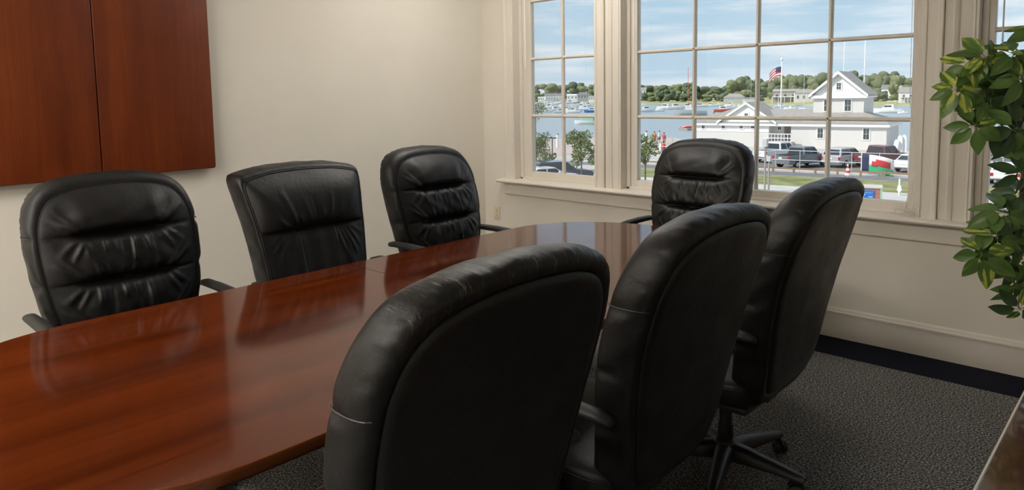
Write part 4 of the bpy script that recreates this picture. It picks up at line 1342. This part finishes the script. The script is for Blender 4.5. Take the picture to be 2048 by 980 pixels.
house(1166, 198, 18, 24, 8, 18, 6, 'boat_grey', 'roof_dark', 'grey house with a dark hipped roof in the left window', .7, False, False, True)
house(1185, 201, 12, 16, 6, 12, 0, 'white_paint', 'roof_grey', 'small white cottage at the right edge of the left window', .6)
house(1282, 190, 60, 20, 10, 16, 0, 'white_paint', 'roof_grey', 'white house half hidden by trees at the left of the middle window', .5)
house(1470, 200, 20, 40, 6, 26, -10, 'boat_grey', 'roof_grey', 'long low grey roofed house left of the dormer', 1.1, False, False, True)
house(1500, 203, 10, 24, 5, 18, 5, 'white_paint', 'roof_dark', 'low boat shed with a dark roof above the dormer', .7)
house(1572, 203, 22, 46, 20, 24, -8, 'grey_wood', 'roof_grey', 'large shingled house with terraces behind the flagpole', .25, False, True)
house(1612, 203, 30, 44, 17, 24, 6, 'shingle_wall', 'roof_grey', 'long grey house between the flagpole and the tower', .45, True, False, True)
house(1776, 192, 50, 22, 14, 18, -8, 'white_paint', 'roof_dark', 'white house among trees right of the tower', .6, True)
house(1812, 203, 14, 24, 18, 20, 10, 'shingle_wall', 'roof_grey', 'tan gabled house with a porch at the right edge of the middle window', .6, False, True)
house(1640, 184, 70, 18, 10, 14, 0, 'white_paint', 'roof_dark', 'white gable showing left of the tower roof', .7)

# ------------------------------------------------------------------ vehicles
def wheel(parent, x, y, r, w):
    o = soft(MB().lathe([(r*.55, -w/2-.004), (r*.9, -w/2), (r, -w*.35), (r, w*.35), (r*.9, w/2), (r*.55, w/2+.004)], 18, (0, 0, 0), 'Y').build('wheel', 'tyre', parent))
    o.location = (x, y, r)
    for s in (-1, 1):
        MB().lathe([(r*.5, s*(w/2+.012)), (r*.15, s*(w/2+.02))] if s > 0 else [(r*.15, -(w/2+.02)), (r*.5, -(w/2+.012))], 12, (0, 0, 0), 'Y').build('rim', 'fence_metal', o)
def vehicle(kind, u, v, a, col, label):
    p = onz(u, v, ZG+.02)
    ang = math.atan2(ray(u, v).y, ray(u, v).x)-R(a)
    t = empty({'pickup': 'pickup_truck', 'suv': 'suv', 'sedan': 'car'}[kind], p, ang, label, 'truck' if kind == 'pickup' else 'car', 'vehicles parked along the street')
    body = 'car_'+col
    if kind == 'pickup':
        Lh, Wd, r = 5.6, 1.95, .40
        low = [(-2.8, .55), (-2.8, 1.18), (-.75, 1.20), (-.70, 1.25), (1.2, 1.22), (2.65, 1.08), (2.8, .95), (2.8, .5), (2.5, .42), (-2.4, .42)]
        cab = [(-.85, 1.2), (-.72, 1.82), (-.55, 1.88), (.55, 1.87), (.72, 1.82), (1.25, 1.2)]
        wx = (-1.75, 1.8)
    elif kind == 'suv':
        Lh, Wd, r = 4.7, 1.88, .36
        low = [(-2.35, .5), (-2.35, 1.05), (-2.25, 1.12), (1.0, 1.12), (2.15, .98), (2.35, .85), (2.35, .45), (2.1, .38), (-2.1, .38)]
        cab = [(-2.25, 1.1), (-2.02, 1.62), (-1.85, 1.72), (.0, 1.73), (.25, 1.68), (1.05, 1.1)]
        wx = (-1.42, 1.45)
    else:
        Lh, Wd, r = 4.6, 1.80, .33
        low = [(-2.3, .45), (-2.3, .92), (-2.2, 1.0), (-1.5, 1.03), (1.0, .98), (2.1, .86), (2.3, .75), (2.3, .4), (2.05, .34), (-2.05, .34)]
        cab = [(-1.75, 1.0), (-1.15, 1.38), (-.9, 1.45), (.15, 1.46), (.35, 1.42), (1.1, .98)]
        wx = (-1.38, 1.40)
    def wide(poly, f):
        V = [(x, Wd/2*f(z), z) for x, z in poly]+[(x, -Wd/2*f(z), z) for x, z in poly]
        n = len(poly)
        return MB().add(V, [tuple(range(n)), tuple(range(n, 2*n))[::-1]]+[(i, n+i, n+(i+1) % n, (i+1) % n) for i in range(n)])
    zt = max(z for x, z in cab); zb = min(z for x, z in cab)
    fl_ = lambda z: 1.0-.06*abs(z-.75)
    o = wide(low, fl_).build('body', body, t)
    b = o.modifiers.new('bevel', 'BEVEL'); b.width = .06; b.segments = 2; b.limit_method = 'ANGLE'
    ft = lambda z: .95-.16*(z-zb)/(zt-zb)
    o2 = wide(cab, ft).build('cabin', body, t)
    b = o2.modifiers.new('bevel', 'BEVEL'); b.width = .05; b.segments = 2; b.limit_method = 'ANGLE'
    # glass: side windows, windscreen, rear window, just proud of the cabin skin
    zg0, zg1 = zb+.05, zt-.12
    def xat(z, side):
        pts = sorted([(zz, xx) for xx, zz in cab if (xx < 0) == (side < 0)])
        return float(np.interp(z, [q[0] for q in pts], [q[1] for q in pts]))
    for s in (-1, 1):
        g = MB(); x0a, x0b = xat(zg0, -1)+.14, xat(zg1, -1)+.10; x1a, x1b = xat(zg0, 1)-.16, xat(zg1, 1)-.08
        y0, y1 = s*(Wd/2*ft(zg0)+.012), s*(Wd/2*ft(zg1)+.012)
        ma, mb_ = (x0a+x1a)/2, (x0b+x1b)/2
        g.quad((x0a, y0, zg0), (ma-.05, y0, zg0), (mb_-.05, y1, zg1), (x0b, y1, zg1)); g.quad((ma+.05, y0, zg0), (x1a, y0, zg0), (x1b, y1, zg1), (mb_+.05, y1, zg1))
        g.build('side_window', 'car_glass', t, fix=False)
    for sd_, nm in ((-1, 'rear_window'), (1, 'windscreen')):
        xa_, xb_ = xat(zg0, sd_)+sd_*.012, xat(zg1, sd_)+sd_*.012
        ya, yb = Wd/2*ft(zg0)-.12, Wd/2*ft(zg1)-.12
        MB().quad((xa_, -ya, zg0), (xa_, ya, zg0), (xb_, yb, zg1), (xb_, -yb, zg1)).build(nm, 'car_glass', t, fix=False)
    for x in wx:
        for s in (-1, 1):
            wheel(t, x, s*(Wd/2-.11), r, .22)
    xr = low[0][0]; zl = low[1][1]
    for s in (-1, 1):
        MB().box((xr-.03, s*(Wd/2-.13)-.09, zl-.34), (xr+.04, s*(Wd/2-.13)+.09, zl-.06), .015).build('tail_light', 'tail_light', t)
        MB().box((-xr-.05, s*(Wd/2-.25)-.14, .68), (-xr+.02, s*(Wd/2-.25)+.14, .82), .015).build('head_light', 'chrome', t)
    MB().box((xr-.10, -Wd/2+.06, .46), (xr+.03, Wd/2-.06, .62), .03).build('rear_bumper', 'chrome' if kind == 'pickup' else body, t)
    MB().box((xr-.035, -.18, zl-.28), (xr-.005, .18, zl-.15)).build('licence_plate', 'white_paint', t)
    for s in (-1, 1):
        MB().box((xat(zb+.1, 1)-.35, s*(Wd/2+.02)-.08, zb+.02), (xat(zb+.1, 1)-.22, s*(Wd/2+.02)+.08, zb+.18), .02).build('wing_mirror', body, t)
    if kind == 'pickup':
        MB().box((-2.68, -.78, 1.19), (-.92, .78, 1.21)).build('bed_cover', 'tyre', t)
    return t
vehicle('pickup', 1603, 334, 38, 'grey', 'dark grey pickup truck parked tail towards the window behind the fence')
vehicle('suv', 1690, 332, 30, 'silver', 'silver car beside the dark grey pickup, left of the flags')
vehicle('pickup', 1762, 332, 35, 'maroon', 'dark red pickup truck parked behind the bright flags')
vehicle('sedan', 1832, 342, 25, 'white', 'white car at the right edge of the middle window')
vehicle('sedan', 2012, 364, 2, 'white', 'white sedan seen from behind through the right window beside the plant leaves')
vehicle('suv', 1998, 318, 100, 'black', 'dark car crossing behind the white sedan in the right window')
vehicle('suv', 2034, 330, 30, 'grey', 'grey car behind the leaves in the right window')
vehicle('sedan', 1093, 371, 62, 'white', 'white car at the bottom of the left window')
vehicle('suv', 1122, 366, 70, 'navy', 'dark navy car behind the white car in the left window')
vehicle('pickup', 1556, 322, 38, 'white', 'white pickup truck left of the dark grey pickup')

# ------------------------------------------------------------------ fences, rail, signs, flags
fe = empty('chain_link_fence', st_(0, 1.6), math.atan2(ex.y, ex.x), 'grey metal fence with thin posts running before the parked trucks', 'fence')
for k in range(-9, 12):
    MB().tube([(k*2.0, 0, 0), (k*2.0, 0, 1.85)], .035, 6).build('post', 'fence_metal', fe)
for z in (.15, 1.0, 1.80):
    MB().tube([(-18, 0, z), (22, 0, z)], .028, 6).build('rail', 'fence_metal', fe)
gr = empty('timber_guard_rail', st_(0, .95), math.atan2(ex.y, ex.x), 'low brown timber rail along the street edge', 'rail')
for k in range(-8, 13):
    MB().box((k*1.7-.07, -.07, 0), (k*1.7+.07, .07, .45)).build('post', 'teak', gr)
MB().box((-14, -.05, .28), (21, .05, .42)).build('rail', 'teak', gr)
for i, (u, v, h) in enumerate([(1529, 392, 5.2), (1537, 385, 3.4)]):
    b = onz(u, v, ZG)
    t = empty('utility_pole', b, 0, ['grey lamp pole left of the grass behind the end chair', 'shorter grey pole beside the lamp pole'][i], 'pole')
    MB().tube([(0, 0, 0), (0, 0, h*.62)], .07, 8).build('shaft', 'grey_wood', t)
    MB().box((-.14, -.14, h*.62), (.14, .14, h*.72), .02).build('cap', 'fence_metal', t)
# kiosk with telephone sign
p = column(1741, 40, ZG); va2 = math.atan2(ray(1741, 390).y, ray(1741, 390).x)-R(90)
ki = empty('telephone_kiosk', p, va2, 'brick telephone kiosk with a blue handset sign and pale roof on the grass', 'kiosk')
zs = deep(1741, 390, 40).z-ZG
MB().box((-.50, -.05, 0), (.50, .75, zs+.40)).build('wall', 'brick', ki)
MB().box((-.58, -.12, zs+.40), (.58, .85, zs+.52), .03).build('roof', 'concrete', ki)
MB().box((.46, -.09, 0), (.56, -.02, zs+.40)).build('corner_post', 'canvas_green', ki)
sg = MB().box((-.50, -.10, zs-.33), (.16, -.05, zs+.28), .02).build('sign_panel', 'sign_blue', ki)
hs = MB(); arc = []
for k in range(9):
    w = R(110+k*17.5); arc.append((-.20+.17*math.cos(w), -.108, zs-.10+.17*math.sin(w)))
hs.tube(arc, [.045, .05, .034, .03, .03, .03, .034, .05, .045], 8, True, (1, .25))
hs.build('handset_symbol', 'flag_white', sg)
MB().box((-.12, -.104, zs-.10), (.08, -.099, zs-.07)).build('caption_bar', 'flag_white', sg)
sw = MB().tube([(-.44, -.104, zs+.10), (-.25, -.104, zs+.145), (-.05, -.104, zs+.125), (.12, -.104, zs+.17)], [.015, .03, .03, .01], 6, True, (1, .2)); sw.build('swoosh', 'flag_white', sg)
# white diamond marker on a post
b = column(1798, 45, ZG); zt = deep(1798, 357, 45).z-ZG
mk = empty('marker_post', b, math.atan2(ray(1798, 370).y, ray(1798, 370).x)-R(90), 'slim white marker post with a diamond board on the grass', 'marker')
MB().tube([(0, 0, 0), (0, 0, zt)], .05, 8).build('post', 'white_paint', mk)
MB().prism([(0, zt-.95), (.14, zt-.72), (.09, zt-.45), (0, zt-.35), (-.09, zt-.45), (-.14, zt-.72)], 'Y', -.06, -.03).build('board', 'white_paint', mk)
# furled striped umbrella
b = onz(1695, 358, ZG); D = (b-CAM).dot(fwd); h = 31*D/F_PX
um = empty('furled_umbrella', b, 0, 'furled red and white umbrella standing by the street', 'umbrella')
MB().tube([(0, 0, 0), (0, 0, h)], .03, 6).build('pole', 'mast_white', um)
for k in range(5):
    z0 = h*(.25+.15*k); MB().lathe([(.22-.04*k, z0), (.185-.04*k, z0+h*.15)], 10).build('canopy_band', 'flag_red' if k % 2 else 'flag_white', um)
# bright flags on a post
b = column(1722, 56, ZG); zt = deep(1722, 308, 56).z-ZG
fa = math.atan2(ray(1722, 330).y, ray(1722, 330).x)-R(90)
fpost = empty('flag_post', b, fa, 'short post carrying the bright flags by the trucks', 'pole')
MB().tube([(0, 0, 0), (0, 0, zt+.1)], .04, 8).build('pole', 'mast_white', fpost)
f1 = empty('courtesy_flag', b+Vector((0, 0, zt)), fa, 'large navy, white, red and green flag blowing in front of the trucks', 'flag')
cloth('hoist_band', f1, 2.5, 1.35, 0, 'flag_navy', 0.02, .22, 0, 1, .35, .07)
cloth('upper_field', f1, 2.5, 1.35, 0, 'flag_white', .22, 1, 0, .62, .35, .07)
cloth('lower_field', f1, 2.5, 1.35, 0, 'flag_green', .22, 1, .62, 1, .35, .07)
cloth('red_emblem', f1, 2.5, 1.35, 0, 'flag_red', .42, .88, .22, .60, .35, .07, 0, -.03)
cloth('red_emblem', f1, 2.5, 1.35, 0, 'flag_red', .30, .46, .36, .66, .35, .07, 0, -.03)
b2 = column(1767, 56, ZG); z2 = deep(1767, 343, 56).z-ZG
f2p = empty('flag_post', b2, fa, 'low post under the hanging red and navy flag', 'pole')
MB().tube([(0, 0, 0), (0, 0, z2+.05)], .035, 8).build('pole', 'mast_white', f2p)
f2 = empty('courtesy_flag', b2+Vector((0, 0, z2)), fa, 'smaller drooping red and navy flag right of the large one', 'flag')
cloth('upper_field', f2, .9, .95, 0, 'flag_navy', .05, .55, 0, 1, .7, .1); cloth('lower_field', f2, .9, .95, 0, 'flag_red', .55, 1, 0, 1, .7, .1)
# white upright boards (boats on end) right of the boathouse
for i, (u, vt, vb, lean) in enumerate([(1787, 282, 316, .25), (1799, 274, 316, 0), (1808, 273, 316, -.05)]):
    D = 72; b = column(u, D, ZG); h = (vb-vt)*D/F_PX
    t = MB().prism([(-.22, 0), (.22, 0), (.22+lean, h*.9), (.1+lean, h), (-.1+lean, h), (-.22+lean, h*.9)], 'Y', -.1, .1).build('upright_board', 'white_paint')
    t.location = b; t.rotation_euler = (0, 0, math.atan2(ray(u, 300).y, ray(u, 300).x)-R(90))
    tag(t, ['leaning white board, leftmost of three right of the boathouse', 'upright white board, middle of three right of the boathouse', 'upright white board, rightmost of three right of the boathouse'][i], 'board')

# ------------------------------------------------------------------ people on the quay
def person(u, v, rz, top, bottom, label, arm=0):
    p = onz(u, v, ZG+.04)
    J = {'pelvis': (0, 0, .92), 'chest': (0, 0, 1.28), 'neck': (0, 0, 1.47), 'head': (.02, 0, 1.60), 'crown': (.01, 0, 1.70)}
    vs = [J['pelvis'], J['chest'], J['neck'], J['head'], J['crown']]; es = [(0, 1), (1, 2), (2, 3), (3, 4)]; rad = [.15, .16, .06, .095, .07]
    for s in (-1, 1):
        k = len(vs); vs += [(0, s*.19, 1.40), (.04, s*.25, 1.14), (.12+arm*.1, s*.22, .92+arm*.2), (.15+arm*.1, s*.21, .84+arm*.22)]
        es += [(1, k), (k, k+1), (k+1, k+2), (k+2, k+3)]; rad += [.07, .05, .04, .04]
        k = len(vs); vs += [(0, s*.10, .86), (.03, s*.11, .48), (-.02, s*.12, .08), (.12, s*.13, .04)]
        es += [(0, k), (k, k+1), (k+1, k+2), (k+2, k+3)]; rad += [.10, .07, .05, .045]
    me = bpy.data.meshes.new('person'); me.from_pydata(vs, es, []); me.materials.append(MATS['skin'])
    o = link(bpy.data.objects.new('person', me)); o.location = p; o.rotation_euler = (0, 0, rz)
    md = o.modifiers.new('skin', 'SKIN')
    for i, sv in enumerate(me.skin_vertices[0].data):
        sv.radius = (rad[i], rad[i]); sv.use_root = (i == 0)
    o.modifiers.new('smooth', 'SUBSURF').levels = 1
    tag(o, label, 'person', 'people standing on the quay')
    MB().lathe([(.165, .86), (.185, 1.0), (.20, 1.2), (.21, 1.36), (.13, 1.46), (.07, 1.48)], 12).build('shirt', top, o, True).scale = (.85, 1.05, 1)
    sh = MB()
    sh.tube([(0, .09, .92), (.02, .105, .55)], [.125, .10], 8); sh.tube([(0, -.09, .92), (.02, -.105, .55)], [.125, .10], 8)
    sh.build('shorts', bottom, o, True)
    MB().lathe([(.02, 1.60), (.105, 1.63), (.10, 1.70), (.05, 1.745), (.01, 1.75)], 10).build('hair', 'hair', o, True)
person(1293, 287, 1.0, 'cloth_white', 'cloth_khaki', 'person in a white top on the quay at the left of the middle window')
person(1309, 289, 2.2, 'cloth_orange', 'cloth_orange', 'person in orange on the quay behind the young tree', 1)
person(1319, 287, .4, 'cloth_white', 'cloth_blue', 'person in a white top and dark shorts beside the white pile')
person(1328, 292, 1.6, 'cloth_red', 'cloth_khaki', 'person in a red top on the quay beside the white pile')
person(1327, 316, 2.6, 'cloth_red', 'cloth_blue', 'person in a red top and dark shorts just left of the end chair')

# ------------------------------------------------------------------ raised blinds: only their wands and cords hang into view
mat('wand_clear', (0.62, 0.64, 0.66), 0.2)
def blind(k, x0, x1, wand_x, wand_z, wm_, label):
    t = empty('window_blind', ((x0+x1)/2, 4.425, 2.815), 0, label, 'blind', 'raised blinds in the windows')
    cx_ = (x0+x1)/2
    MB().box((x0-cx_+.015, -.02, -.04), (x1-cx_-.015, .02, 0)).build('headrail', 'white_plastic', t)
    for i in range(7):
        MB().box((x0-cx_+.02, -.018, -.052-i*.009), (x1-cx_-.02, .018, -.048-i*.009)).build('slat', 'white_plastic', t)
    MB().tube([(wand_x-cx_, -.012, -.03), (wand_x-cx_+.002, -.012, wand_z-2.815+.03), (wand_x-cx_+.002, -.012, wand_z-2.815)], [.0045, .0045, .006], 6).build('tilt_wand', wm_, t)
    return t, cx_
p = ony(1050.5, 137, 4.413)
b1, c1 = blind(1, OPEN[0][0], OPEN[0][1], p.x, p.z, 'white_plastic', 'raised blind in the left window with a white tilt wand')
MB().tube([(-3.36-c1, -.01, -.03), (-3.375-c1, -.01, -.9), (-3.365-c1, -.01, -1.32)], .0012, 4).build('pull_cord', 'cord_white', b1)
p = ony(1267.5, 125, 4.413)
b2, c2 = blind(2, OPEN[1][0], OPEN[1][1], p.x, p.z, 'white_plastic', 'raised blind in the middle window with a white wand and long pull cords')
p = ony(2004, 84, 4.413)
blind(3, OPEN[2][0], OPEN[2][1], p.x, p.z, 'wand_clear', 'raised blind in the right window with a clear tilt wand')
# long pull cords of the middle blind, down to a tangle on the sill
q0 = ony(1829, 5, 4.42); q1 = ony(1826, 200, 4.41); q2 = ony(1831, 330, 4.40); q3 = ony(1822, 398, 4.385)
def loc(v): return (v.x-c2, v.y-4.425, v.z-2.815)
for d in (0, .012, -.010):
    MB().tube([(q0.x-c2-.03, -.005, -.03), loc(q0+Vector((d, 0, 0))), loc(q1+Vector((d*1.6, 0, 0))), loc(q2+Vector((-d, 0, 0))), loc(q3+Vector((d*2, 0, 0))), loc(ony(1815+d*600, 425, 4.375))], .0016, 5).build('pull_cord', 'cord_white', b2, True)
rg2 = random.Random(11)
base = onz(1817, 432, .789)
for k in range(9):
    pts = []; a0 = rg2.uniform(0, 6.28); ra = rg2.uniform(.02, .055); n = 22
    ox, oy = rg2.uniform(-.04, .03), rg2.uniform(-.012, .02)
    up_ = rg2.uniform(.01, .05)
    for i in range(n):
        f = i/(n-1); w = a0+f*rg2.uniform(4.6, 5.2)
        pts.append((base.x-c2+ox+ra*math.cos(w)*1.15, base.y-4.425+oy+ra*.35*math.sin(w), .789-2.815+.002+up_*abs(math.sin(w*.5+k))*(1-.3*f)+.001*k))
    MB().tube(pts, .0017, 5).build('pull_cord', 'cord_white', b2, True)

# ------------------------------------------------------------------ variegated umbrella plant in a pot
def leaf_mat(name, g1, g2, yel):
    m = bpy.data.materials.new(name); m.use_nodes = True
    t = m.node_tree; b = t.nodes['Principled BSDF']
    tc = t.nodes.new('ShaderNodeTexCoord'); oi = t.nodes.new('ShaderNodeObjectInfo')
    n = t.nodes.new('ShaderNodeTexNoise'); n.noise_dimensions = '4D'; n.inputs['Scale'].default_value = 2.6; n.inputs['Detail'].default_value = 4
    mp = t.nodes.new('ShaderNodeMapping'); mp.inputs['Scale'].default_value = (.55, 2.6, 0)
    ml = t.nodes.new('ShaderNodeMath'); ml.operation = 'MULTIPLY'; ml.inputs[1].default_value = 40
    t.links.new(oi.outputs['Random'], ml.inputs[0]); t.links.new(ml.outputs['Value'], n.inputs['W'])
    t.links.new(tc.outputs['Object'], mp.inputs['Vector']); t.links.new(mp.outputs['Vector'], n.inputs['Vector'])
    cr = t.nodes.new('ShaderNodeValToRGB'); cr.color_ramp.interpolation = 'LINEAR'
    cr.color_ramp.elements[0].position = 0.40; cr.color_ramp.elements[0].color = (*g1, 1)
    cr.color_ramp.elements[1].position = 0.57 if yel else 0.75; cr.color_ramp.elements[1].color = (*(yel or g2), 1)
    e = cr.color_ramp.elements.new(0.52); e.color = (*g2, 1)
    t.links.new(n.outputs['Fac'], cr.inputs['Fac']); t.links.new(cr.outputs['Color'], b.inputs['Base Color'])
    b.inputs['Roughness'].default_value = 0.32
    tl = t.nodes.new('ShaderNodeBsdfTranslucent'); mx = t.nodes.new('ShaderNodeMixShader'); mx.inputs['Fac'].default_value = 0.3
    t.links.new(cr.outputs['Color'], tl.inputs['Color']); t.links.new(b.outputs['BSDF'], mx.inputs[1]); t.links.new(tl.outputs['BSDF'], mx.inputs[2])
    t.links.new(mx.outputs['Shader'], t.nodes['Material Output'].inputs['Surface'])
    MATS[name] = m
leaf_mat('leaf_green', (0.085, 0.165, 0.042), (0.125, 0.22, 0.055), None)
leaf_mat('leaf_variegated', (0.09, 0.18, 0.04), (0.15, 0.25, 0.05), (0.55, 0.60, 0.10))
leaf_mat('leaf_deep', (0.038, 0.072, 0.030), (0.055, 0.10, 0.038), None)
mat('petiole', (0.14, 0.16, 0.06), 0.5); mat('plant_bark', (0.17, 0.12, 0.075), 0.8, var=.2, vscale=30)
mat('terracotta', (0.20, 0.10, 0.065), 0.6); mat('soil', (0.03, 0.022, 0.016), 0.95)
def leaflet_mesh(m, bend, fold, seed):
    rg = random.Random(seed); n = 10; V = []
    L_, Wd = 1.0, .25
    for i in range(n+1):
        s = i/n
        x = .16+.84*s if i else .16
        w = Wd*math.sin(math.pi*min(1, max(0, s))**.80)**.85*(1-.10*s) if 0 < s < 1 else .004
        z = -bend*s*s*.5+.02*math.sin(s*6+seed)
        V += [(x, -w, z+fold*w+.01*math.sin(s*9+seed)), (x, -w*.5, z+fold*w*.35), (x, 0, z), (x, w*.5, z+fold*w*.35), (x, w, z+fold*w-.01*math.sin(s*9+seed))]
    Fc = [(i*5+j, (i+1)*5+j, (i+1)*5+j+1, i*5+j+1) for i in range(n) for j in range(4)]
    k = len(V)
    V += [(0, -.008, 0), (0, .008, 0), (.17, -.008, -.002), (.17, .008, -.002), (0, 0, -.012), (.17, 0, -.012)]
    Fc += [(k, k+2, k+3, k+1), (k, k+4, k+5, k+2), (k+1, k+3, k+5, k+4)]
    return mesh_data('leaflet', V, Fc, m, True)
LEAF = [leaflet_mesh(m, b, f, s) for s, (m, b, f) in enumerate([('leaf_green', .25, .25), ('leaf_variegated', .30, .3), ('leaf_deep', .35, .2), ('leaf_variegated', .45, .15), ('leaf_green', .5, .35), ('leaf_deep', .2, .3)])]
pbase = Vector((-.12, 3.36, 0))
plant = empty('umbrella_plant', pbase, 0, 'potted umbrella plant with glossy variegated green leaves before the right window', 'plant')
soft(MB().lathe([(.115, .0), (.125, .01), (.165, .26), (.178, .26), (.180, .30), (.166, .30), (.155, .262), (.02, .262)], 32).build('pot', 'terracotta', plant), 50)
MB().lathe([(.02, .258), (.155, .258), (.15, .268), (.02, .272)], 24).build('soil', 'soil', plant)
tr_pts = [Vector((0, 0, .25))+pbase]
for (u, v, D) in [(2090, 640, 2.95), (2058, 500, 2.90), (2041, 430, 2.86), (2046, 380, 2.86), (2052, 300, 2.86), (2046, 210, 2.86), (2050, 130, 2.87)]:
    tr_pts.append(deep(u, v, D))
MB().tube([tuple(q-pbase) for q in tr_pts], [.017, .016, .014, .013, .012, .011, .009, .005], 10).build('stem', 'plant_bark', plant, True)
st2 = [deep(2090, 640, 2.95), deep(2110, 480, 2.98), deep(2125, 330, 3.0), deep(2120, 180, 3.02)]
MB().tube([tuple(q-pbase) for q in [pbase+Vector((.03, .02, .25))]+st2], [.015, .013, .012, .010, .005], 10).build('stem', 'plant_bark', plant, True)
def add_leaf(u, v, D, size, n, spin, face, kinds, droop=.35, stem_pts=None):
    """one compound leaf: a petiole with n leaflets fanned round its tip; face = tilt of the fan (right, up, towards camera)"""
    c = deep(u, v, D)
    nrm = (rt*face[0]+up*face[1]-fwd*face[2]).normalized()
    # petiole from the nearest stem
    best = min((q for q in (tr_pts[2:]+st2[1:])), key=lambda q: (q-Vector((c.x, c.y, c.z-.07))).length)
    mid = (best+c)/2+Vector((0, 0, .02))-nrm*.03
    pet = MB().tube([tuple(q-c) for q in (best, mid, c-nrm*.015, c)], [.0035, .0028, .0022, .003], 6).build('leaf', 'petiole', plant, True)
    pet.location = c-pbase
    a = nrm.cross(Vector((0, 0, 1)) if abs(nrm.z) < .9 else Vector((1, 0, 0))).normalized(); b = nrm.cross(a)
    for i in range(n):
        w = spin+2*math.pi*i/n+rng.uniform(-.14, .14)
        d = (a*math.cos(w)+b*math.sin(w))
        tilt = droop+rng.uniform(-.15, .15)
        dx = (d*math.cos(tilt)-nrm*math.sin(tilt)-Vector((0, 0, .12))).normalized()
        dz = (nrm-dx*nrm.dot(dx)).normalized(); dy = dz.cross(dx)
        roll = rng.uniform(-.5, .5)
        dy, dz = dy*math.cos(roll)+dz*math.sin(roll), dz*math.cos(roll)-dy*math.sin(roll)
        s = size*1.22*rng.uniform(.82, 1.12)
        o = link(bpy.data.objects.new('leaflet', LEAF[kinds[(i+int(u)) % len(kinds)]]), pet)
        M3 = Matrix((dx, dy, dz)).transposed().to_4x4() @ Matrix.Diagonal((s, s*.92, s, 1))
        o.matrix_local = M3
LV = [0, 1, 3, 0, 1]; LD = [2, 5, 0, 2]; LM = [0, 2, 1, 4, 0]
for (u, v, D, s, n, sp, fc, kd) in [
    (1915, 178, 2.78, .100, 8, .3, (-.2, .35, .9), LV), (1974, 116, 2.80, .115, 8, 1.1, (-.1, .3, .9), LV), (1940, 128, 2.82, .100, 7, .2, (-.4, .4, .8), LV),
    (1951, 250, 2.75, .100, 7, .8, (-.3, .1, .9), [0, 0, 1, 4]), (2030, 108, 2.78, .120, 8, .5, (.1, .5, .8), LV), (1982, 196, 2.83, .110, 8, 1.7, (.0, .2, .9), LM),
    (2024, 178, 2.86, .110, 8, .9, (.2, .3, .8), LD), (2036, 256, 2.74, .115, 7, .1, (.1, .1, .9), LD), (2004, 248, 2.80, .115, 7, 1.4, (-.1, .0, .9), LD),
    (1996, 150, 2.90, .110, 8, 2.2, (.1, .5, .7), [4, 0, 1]), (2043, 345, 2.78, .095, 6, .6, (.2, .0, .8), LD), (2044, 150, 2.76, .110, 8, .2, (.2, .2, .9), LM),
    (2043, 386, 2.80, .100, 7, 1.3, (-.3, .6, .6), LD), (2010, 421, 2.76, .110, 7, .4, (-.1, .5, .8), [0, 4, 0, 0]), (1995, 475, 2.72, .100, 8, .9, (-.3, .3, .8), [0, 1, 4, 0, 5]),
    (1965, 508, 2.70, .105, 7, .1, (-.5, .4, .7), LV), (2024, 470, 2.74, .115, 8, 1.8, (.0, .3, .9), [0, 4, 5, 0]), (2036, 520, 2.72, .105, 8, .5, (.1, .1, .9), [0, 2, 4, 0]),
    (2034, 572, 2.70, .090, 7, .9, (.1, -.1, .9), [0, 4, 0]), (2040, 618, 2.68, .080, 6, .3, (-.2, -.3, .8), [5, 3, 2]), (2052, 440, 2.80, .105, 7, .6, (.3, .4, .7), LM),
    (2052, 210, 2.80, .105, 8, .4, (.3, .2, .8), LD), (2068, 300, 2.80, .105, 7, .9, (.3, .1, .8), LM),
    (2090, 120, 2.92, .11, 8, .2, (.3, .5, .7), LV), (2120, 190, 2.95, .11, 8, .6, (.4, .3, .7), LM), (2140, 280, 2.95, .11, 7, .2, (.5, .2, .7), LV), (2150, 380, 2.95, .11, 7, 1.2, (.5, .1, .7), LM),
    (2110, 430, 2.85, .11, 7, .3, (.3, .3, .7), LV), (2130, 520, 2.90, .10, 7, .7, (.5, .2, .7), LM), (2085, 560, 2.75, .10, 7, .2, (.2, .0, .8), LM), (2110, 70, 2.95, .10, 7, .8, (.2, .7, .6), LV), (2075, 60, 2.9, .10, 7, .1, (.1, .7, .6), LV)]:
    add_leaf(u, v, D, s, n, sp, fc, kd)
